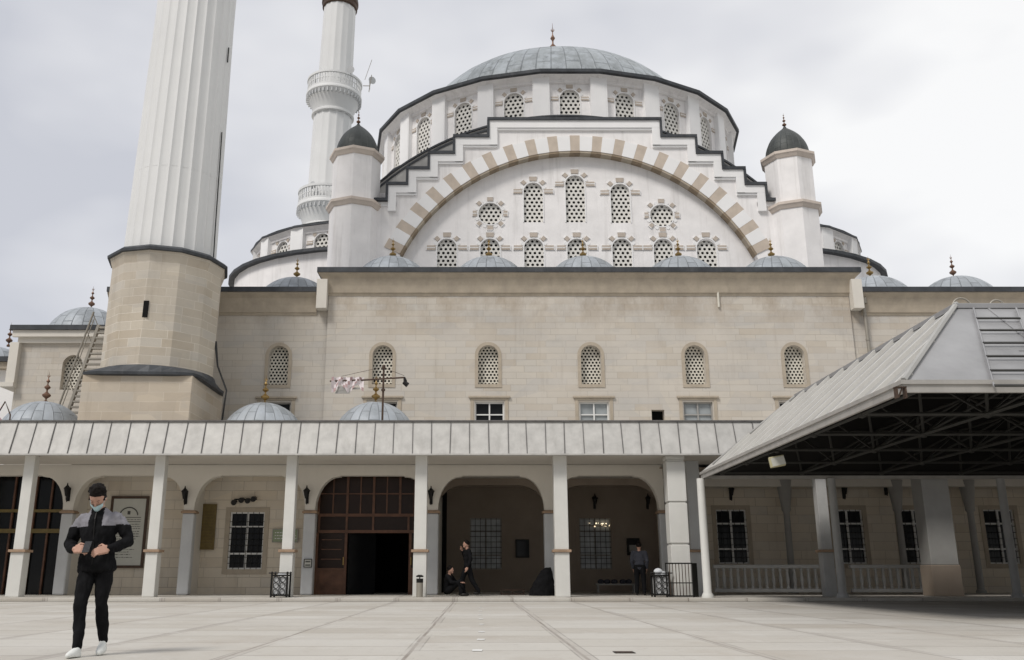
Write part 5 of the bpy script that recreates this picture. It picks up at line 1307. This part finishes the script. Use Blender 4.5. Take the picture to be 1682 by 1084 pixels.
    m = MB(); m.tube([(0, -.142, .86), (0, -.139, 1.08), (0, -.145, 1.22), (0, -.135, 1.33), (0, -.10, 1.40)], .006, 6); part('zip', m, 'iron', T_, loc=c, rz=rz)
    m = MB()
    ell(m, [(0, 0, .80, .14, .10), (0, 0, .86, .150, .11), (0, 0, .93, .145, .105), (0, 0, .96, .14, .10)])
    for s_ in (-1, 1):
        a0_ = ank[s_]+Vector((0, 0, .0)); limb(m, [hp[s_]+Vector((0, 0, -.03)), hp[s_].lerp(kn[s_], .5), kn[s_], kn[s_].lerp(ank[s_], .5)+Vector((0, .012, 0)), a0_+Vector((0, 0, .02))], [.090, .082, .066, .060, .048])
    tm = remesh(m, 'trousers', 'black_cloth', .011, 2); folds(tm, .013, 16); part('trousers', tm, None, T_, loc=c, rz=rz)
    for s_ in (-1, 1):
        m = MB(); A_ = ank[s_]; pit = (-.10 if s_ < 0 else .28)   # trailing foot rolls onto its toes
        sh_ = MB(); ell(sh_, [(0, -.07, 0, .044, .128), (0, -.07, .02, .048, .134), (0, -.066, .038, .045, .128), (0, -.04, .06, .040, .098), (0, .0, .085, .036, .055), (0, .005, .105, .037, .045)])
        Mx = Matrix.Translation(Vector((A_.x, A_.y, A_.z-.085))) @ Matrix.Rotation(s_*.12, 4, 'Z') @ Matrix.Rotation(pit*.6, 4, 'X')
        sh_.v = [tuple(Mx @ Vector(v)) for v in sh_.v]
        me = remesh(sh_, 'shoe', 'shoe', .006, 2); lo = min(v.co.z for v in me.vertices)
        for v in me.vertices: v.co.z -= lo-.001
        part('shoe', me, None, T_, loc=c, rz=rz)
    ph = thing('phone', 'dark phone held in both hands by the walking man', 'phone', c+Matrix.Rotation(rz, 3, 'Z') @ Vector((-.005, -.300, 1.045)), rz)
    pl = Matrix.Rotation(rz, 3, 'Z') @ Vector((-.005, -.300, 1.045))+c
    m = MB(); m.obox((0, 0, 0), (.036, 0, 0), (0, .045, .055), (0, -.004, .0035)); part('case', m, 'phone', ph, loc=pl, rz=rz, bevel=.003)
    m = MB(); m.obox((0, .004, .0055), (.032, 0, 0), (0, .041, .050), (0, -.0006, .0005)); part('screen', m, 'phone_light', ph, loc=pl, rz=rz)
man_front()
for o in list(bpy.data.objects):
    if o.name in ('person', 'phone'): o.scale = (.93, .96, .965); o.rotation_euler.y = math.radians(-3.0)
_p = bpy.data.objects['person']; _q = bpy.data.objects['phone']; _d = _q.location-_p.location
_q.location = _p.location+Matrix.Rotation(math.radians(-3.0), 3, 'Y') @ Vector((_d.x*.93, _d.y*.96, _d.z*.965))

def far_person(label, c, rz, J, up_mat, low_mat, cap=None, voxel=.016, mask=False):
    """small background figure; J holds joint positions, facing -Y locally"""
    T_ = thing('person', label, 'person', c, rz)
    b = MB(); H_ = Vector(J['head'])
    b.ball(H_, .098, 16, sc=(.82, .98, 1.18)); b.ball(H_+Vector((0, -.098, -.015)), .016, 8, sc=(.8, 1, 1.3)); b.ball(H_+Vector((0, -.06, -.08)), .04, 8)
    limb(b, [Vector(J['chest']), Vector(J['neck']), H_+Vector((0, .01, -.07))], [.06, .052, .05])
    limb(b, [Vector(J['pelvis']), Vector(J['chest'])], [.08, .085])
    for s_ in ('l', 'r'):
        k = 1 if s_ == 'r' else -1
        limb(b, [Vector(J['sh'+s_]), Vector(J['el'+s_]), Vector(J['wr'+s_])], [.045, .037, .026])
        d = (Vector(J['wr'+s_])-Vector(J['el'+s_])).normalized(); hand(b, J['wr'+s_], d, (k*.9, .1, .2) if abs(d.z) > .6 else (0, 0, 1), (0, -1, 0) if abs(d.z) > .6 else (-k, 0, 0), .3)
        limb(b, [Vector(J['hp'+s_]), Vector(J['kn'+s_]), Vector(J['an'+s_])], [.07, .045, .03])
    part('body', remesh(b, 'body', 'skin', .010, 1), None, T_, loc=c, rz=rz)
    m = MB(); ch, pe = Vector(J['chest']), Vector(J['pelvis'])
    for f_, r in ((0, .15), (.33, .145), (.66, .155), (1, .165)): m.ball(pe.lerp(ch, f_), r, 14, sc=(1.12, .85, 1))
    for s_ in ('l', 'r'): limb(m, [Vector(J['sh'+s_]), Vector(J['el'+s_]), Vector(J['el'+s_]).lerp(Vector(J['wr'+s_]), .9)], [.082, .064, .045]); m.tube([ch+Vector((0, 0, .06)), Vector(J['sh'+s_])], [.10, .08], 10)
    part('jacket', remesh(m, 'jacket', up_mat, voxel, 2), None, T_, loc=c, rz=rz)
    m = MB(); m.ball(pe, .155, 14, sc=(1.08, .85, .8))
    for s_ in ('l', 'r'): limb(m, [Vector(J['hp'+s_]), Vector(J['kn'+s_]), Vector(J['an'+s_])+Vector((0, 0, .03))], [.105, .082, .066])
    part('trousers', remesh(m, 'trousers', low_mat, voxel, 2), None, T_, loc=c, rz=rz)
    m = MB(); m.ball(H_+Vector((0, .018, .03)), .103, 16, sc=(.86, .98, 1.0)); 
    if cap: m.tube([H_+Vector((0, -.07, .06)), H_+Vector((0, -.15, .045))], [.06, .045], 10, flat=.2)
    part('cap' if cap else 'hair', remesh(m, 'hair', 'hair', .01, 1), None, T_, loc=c, rz=rz)
    for s_ in ('l', 'r'):
        a = Vector(J['an'+s_]); m = MB(); m.ball(a+Vector((0, -.06, -.035)), .05, 12, sc=(.9, 2.4, .9)); m.ball(a+Vector((0, 0, -.01)), .05, 10, sc=(.9, 1.1, 1.1)); part('shoe', m, 'iron', T_, loc=c, rz=rz, smooth=70)
# walking man in profile in the deep bay (faces left in the picture)
JW = dict(head=(0, -.05, 1.60), neck=(0, -.02, 1.47), chest=(0, 0, 1.28), pelvis=(0, 0, .95), shl=(-.18, .0, 1.38), shr=(.18, .0, 1.38), ell=(-.23, -.04, 1.13), wrl=(-.10, -.16, 1.40), elr=(.24, .05, 1.11), wrr=(.24, -.05, .88),
          hpl=(-.09, 0, .90), hpr=(.09, 0, .90), knl=(-.09, -.16, .50), anl=(-.09, -.10, .09), knr=(.09, .12, .49), anr=(.09, .34, .12))
far_person('person in dark clothes walking past the grilled window in the deep bay', Vector((px_(768, 983, 29.6), 29.6, .1)), math.radians(-78), JW, 'black_cloth', 'black_cloth')
# seated man beside him
JS = dict(head=(0, -.03, .80), neck=(0, .0, .68), chest=(0, .03, .50), pelvis=(0, .08, .20), shl=(-.18, .02, .60), shr=(.18, .02, .60), ell=(-.24, -.14, .42), wrl=(-.16, -.34, .42), elr=(.24, -.14, .42), wrr=(.16, -.34, .42),
          hpl=(-.10, .05, .16), hpr=(.10, .05, .16), knl=(-.14, -.34, .42), anl=(-.12, -.42, .09), knr=(.14, -.32, .44), anr=(.12, -.44, .09))
far_person('person in dark clothes crouching on the porch floor beside the walking figure', Vector((px_(738, 983, 29.4), 29.4, .1)), math.radians(75), JS, 'black_cloth', 'black_cloth')
JC = dict(head=(0, -.02, 1.56), neck=(0, .0, 1.44), chest=(0, .01, 1.24), pelvis=(0, 0, .93), shl=(-.19, .0, 1.34), shr=(.19, .0, 1.34), ell=(-.25, .02, 1.08), wrl=(-.22, -.08, .84), elr=(.25, .02, 1.08), wrr=(.22, -.08, .84),
          hpl=(-.09, 0, .90), hpr=(.09, 0, .90), knl=(-.11, -.02, .49), anl=(-.12, 0, .09), knr=(.11, -.02, .49), anr=(.12, 0, .09))
far_person('person in a cap and dark blue jacket standing with back turned by the bin', Vector((px_(1053, 983, 30.3), 30.3, .1)), math.radians(165), JC, 'navy_cloth', 'black_cloth', cap=True)
# dark draped stroller-like bundle at the arcade column
c = gbase(890, 30.2); t = thing('covered_bundle', 'black cloth covered bundle leaning against the grey column of the deep bay', 'bundle', c)
m = MB(); ell(m, [(0, 0, 0, .42, .3), (.03, 0, .2, .40, .28), (.10, 0, .5, .30, .24), (.17, 0, .75, .20, .18), (.22, 0, .88, .08, .08)])
me = remesh(m, 'cover', 'black_cloth', .02, 2)
from mathutils import noise as _ns
for v in me.vertices: v.co += v.normal*.03*_ns.noise(v.co*6)
part('cover', me, None, t, loc=c); m = MB(); m.box(-.3, .3, -.2, .2, 0, .03); part('base', m, 'iron', t, loc=c)
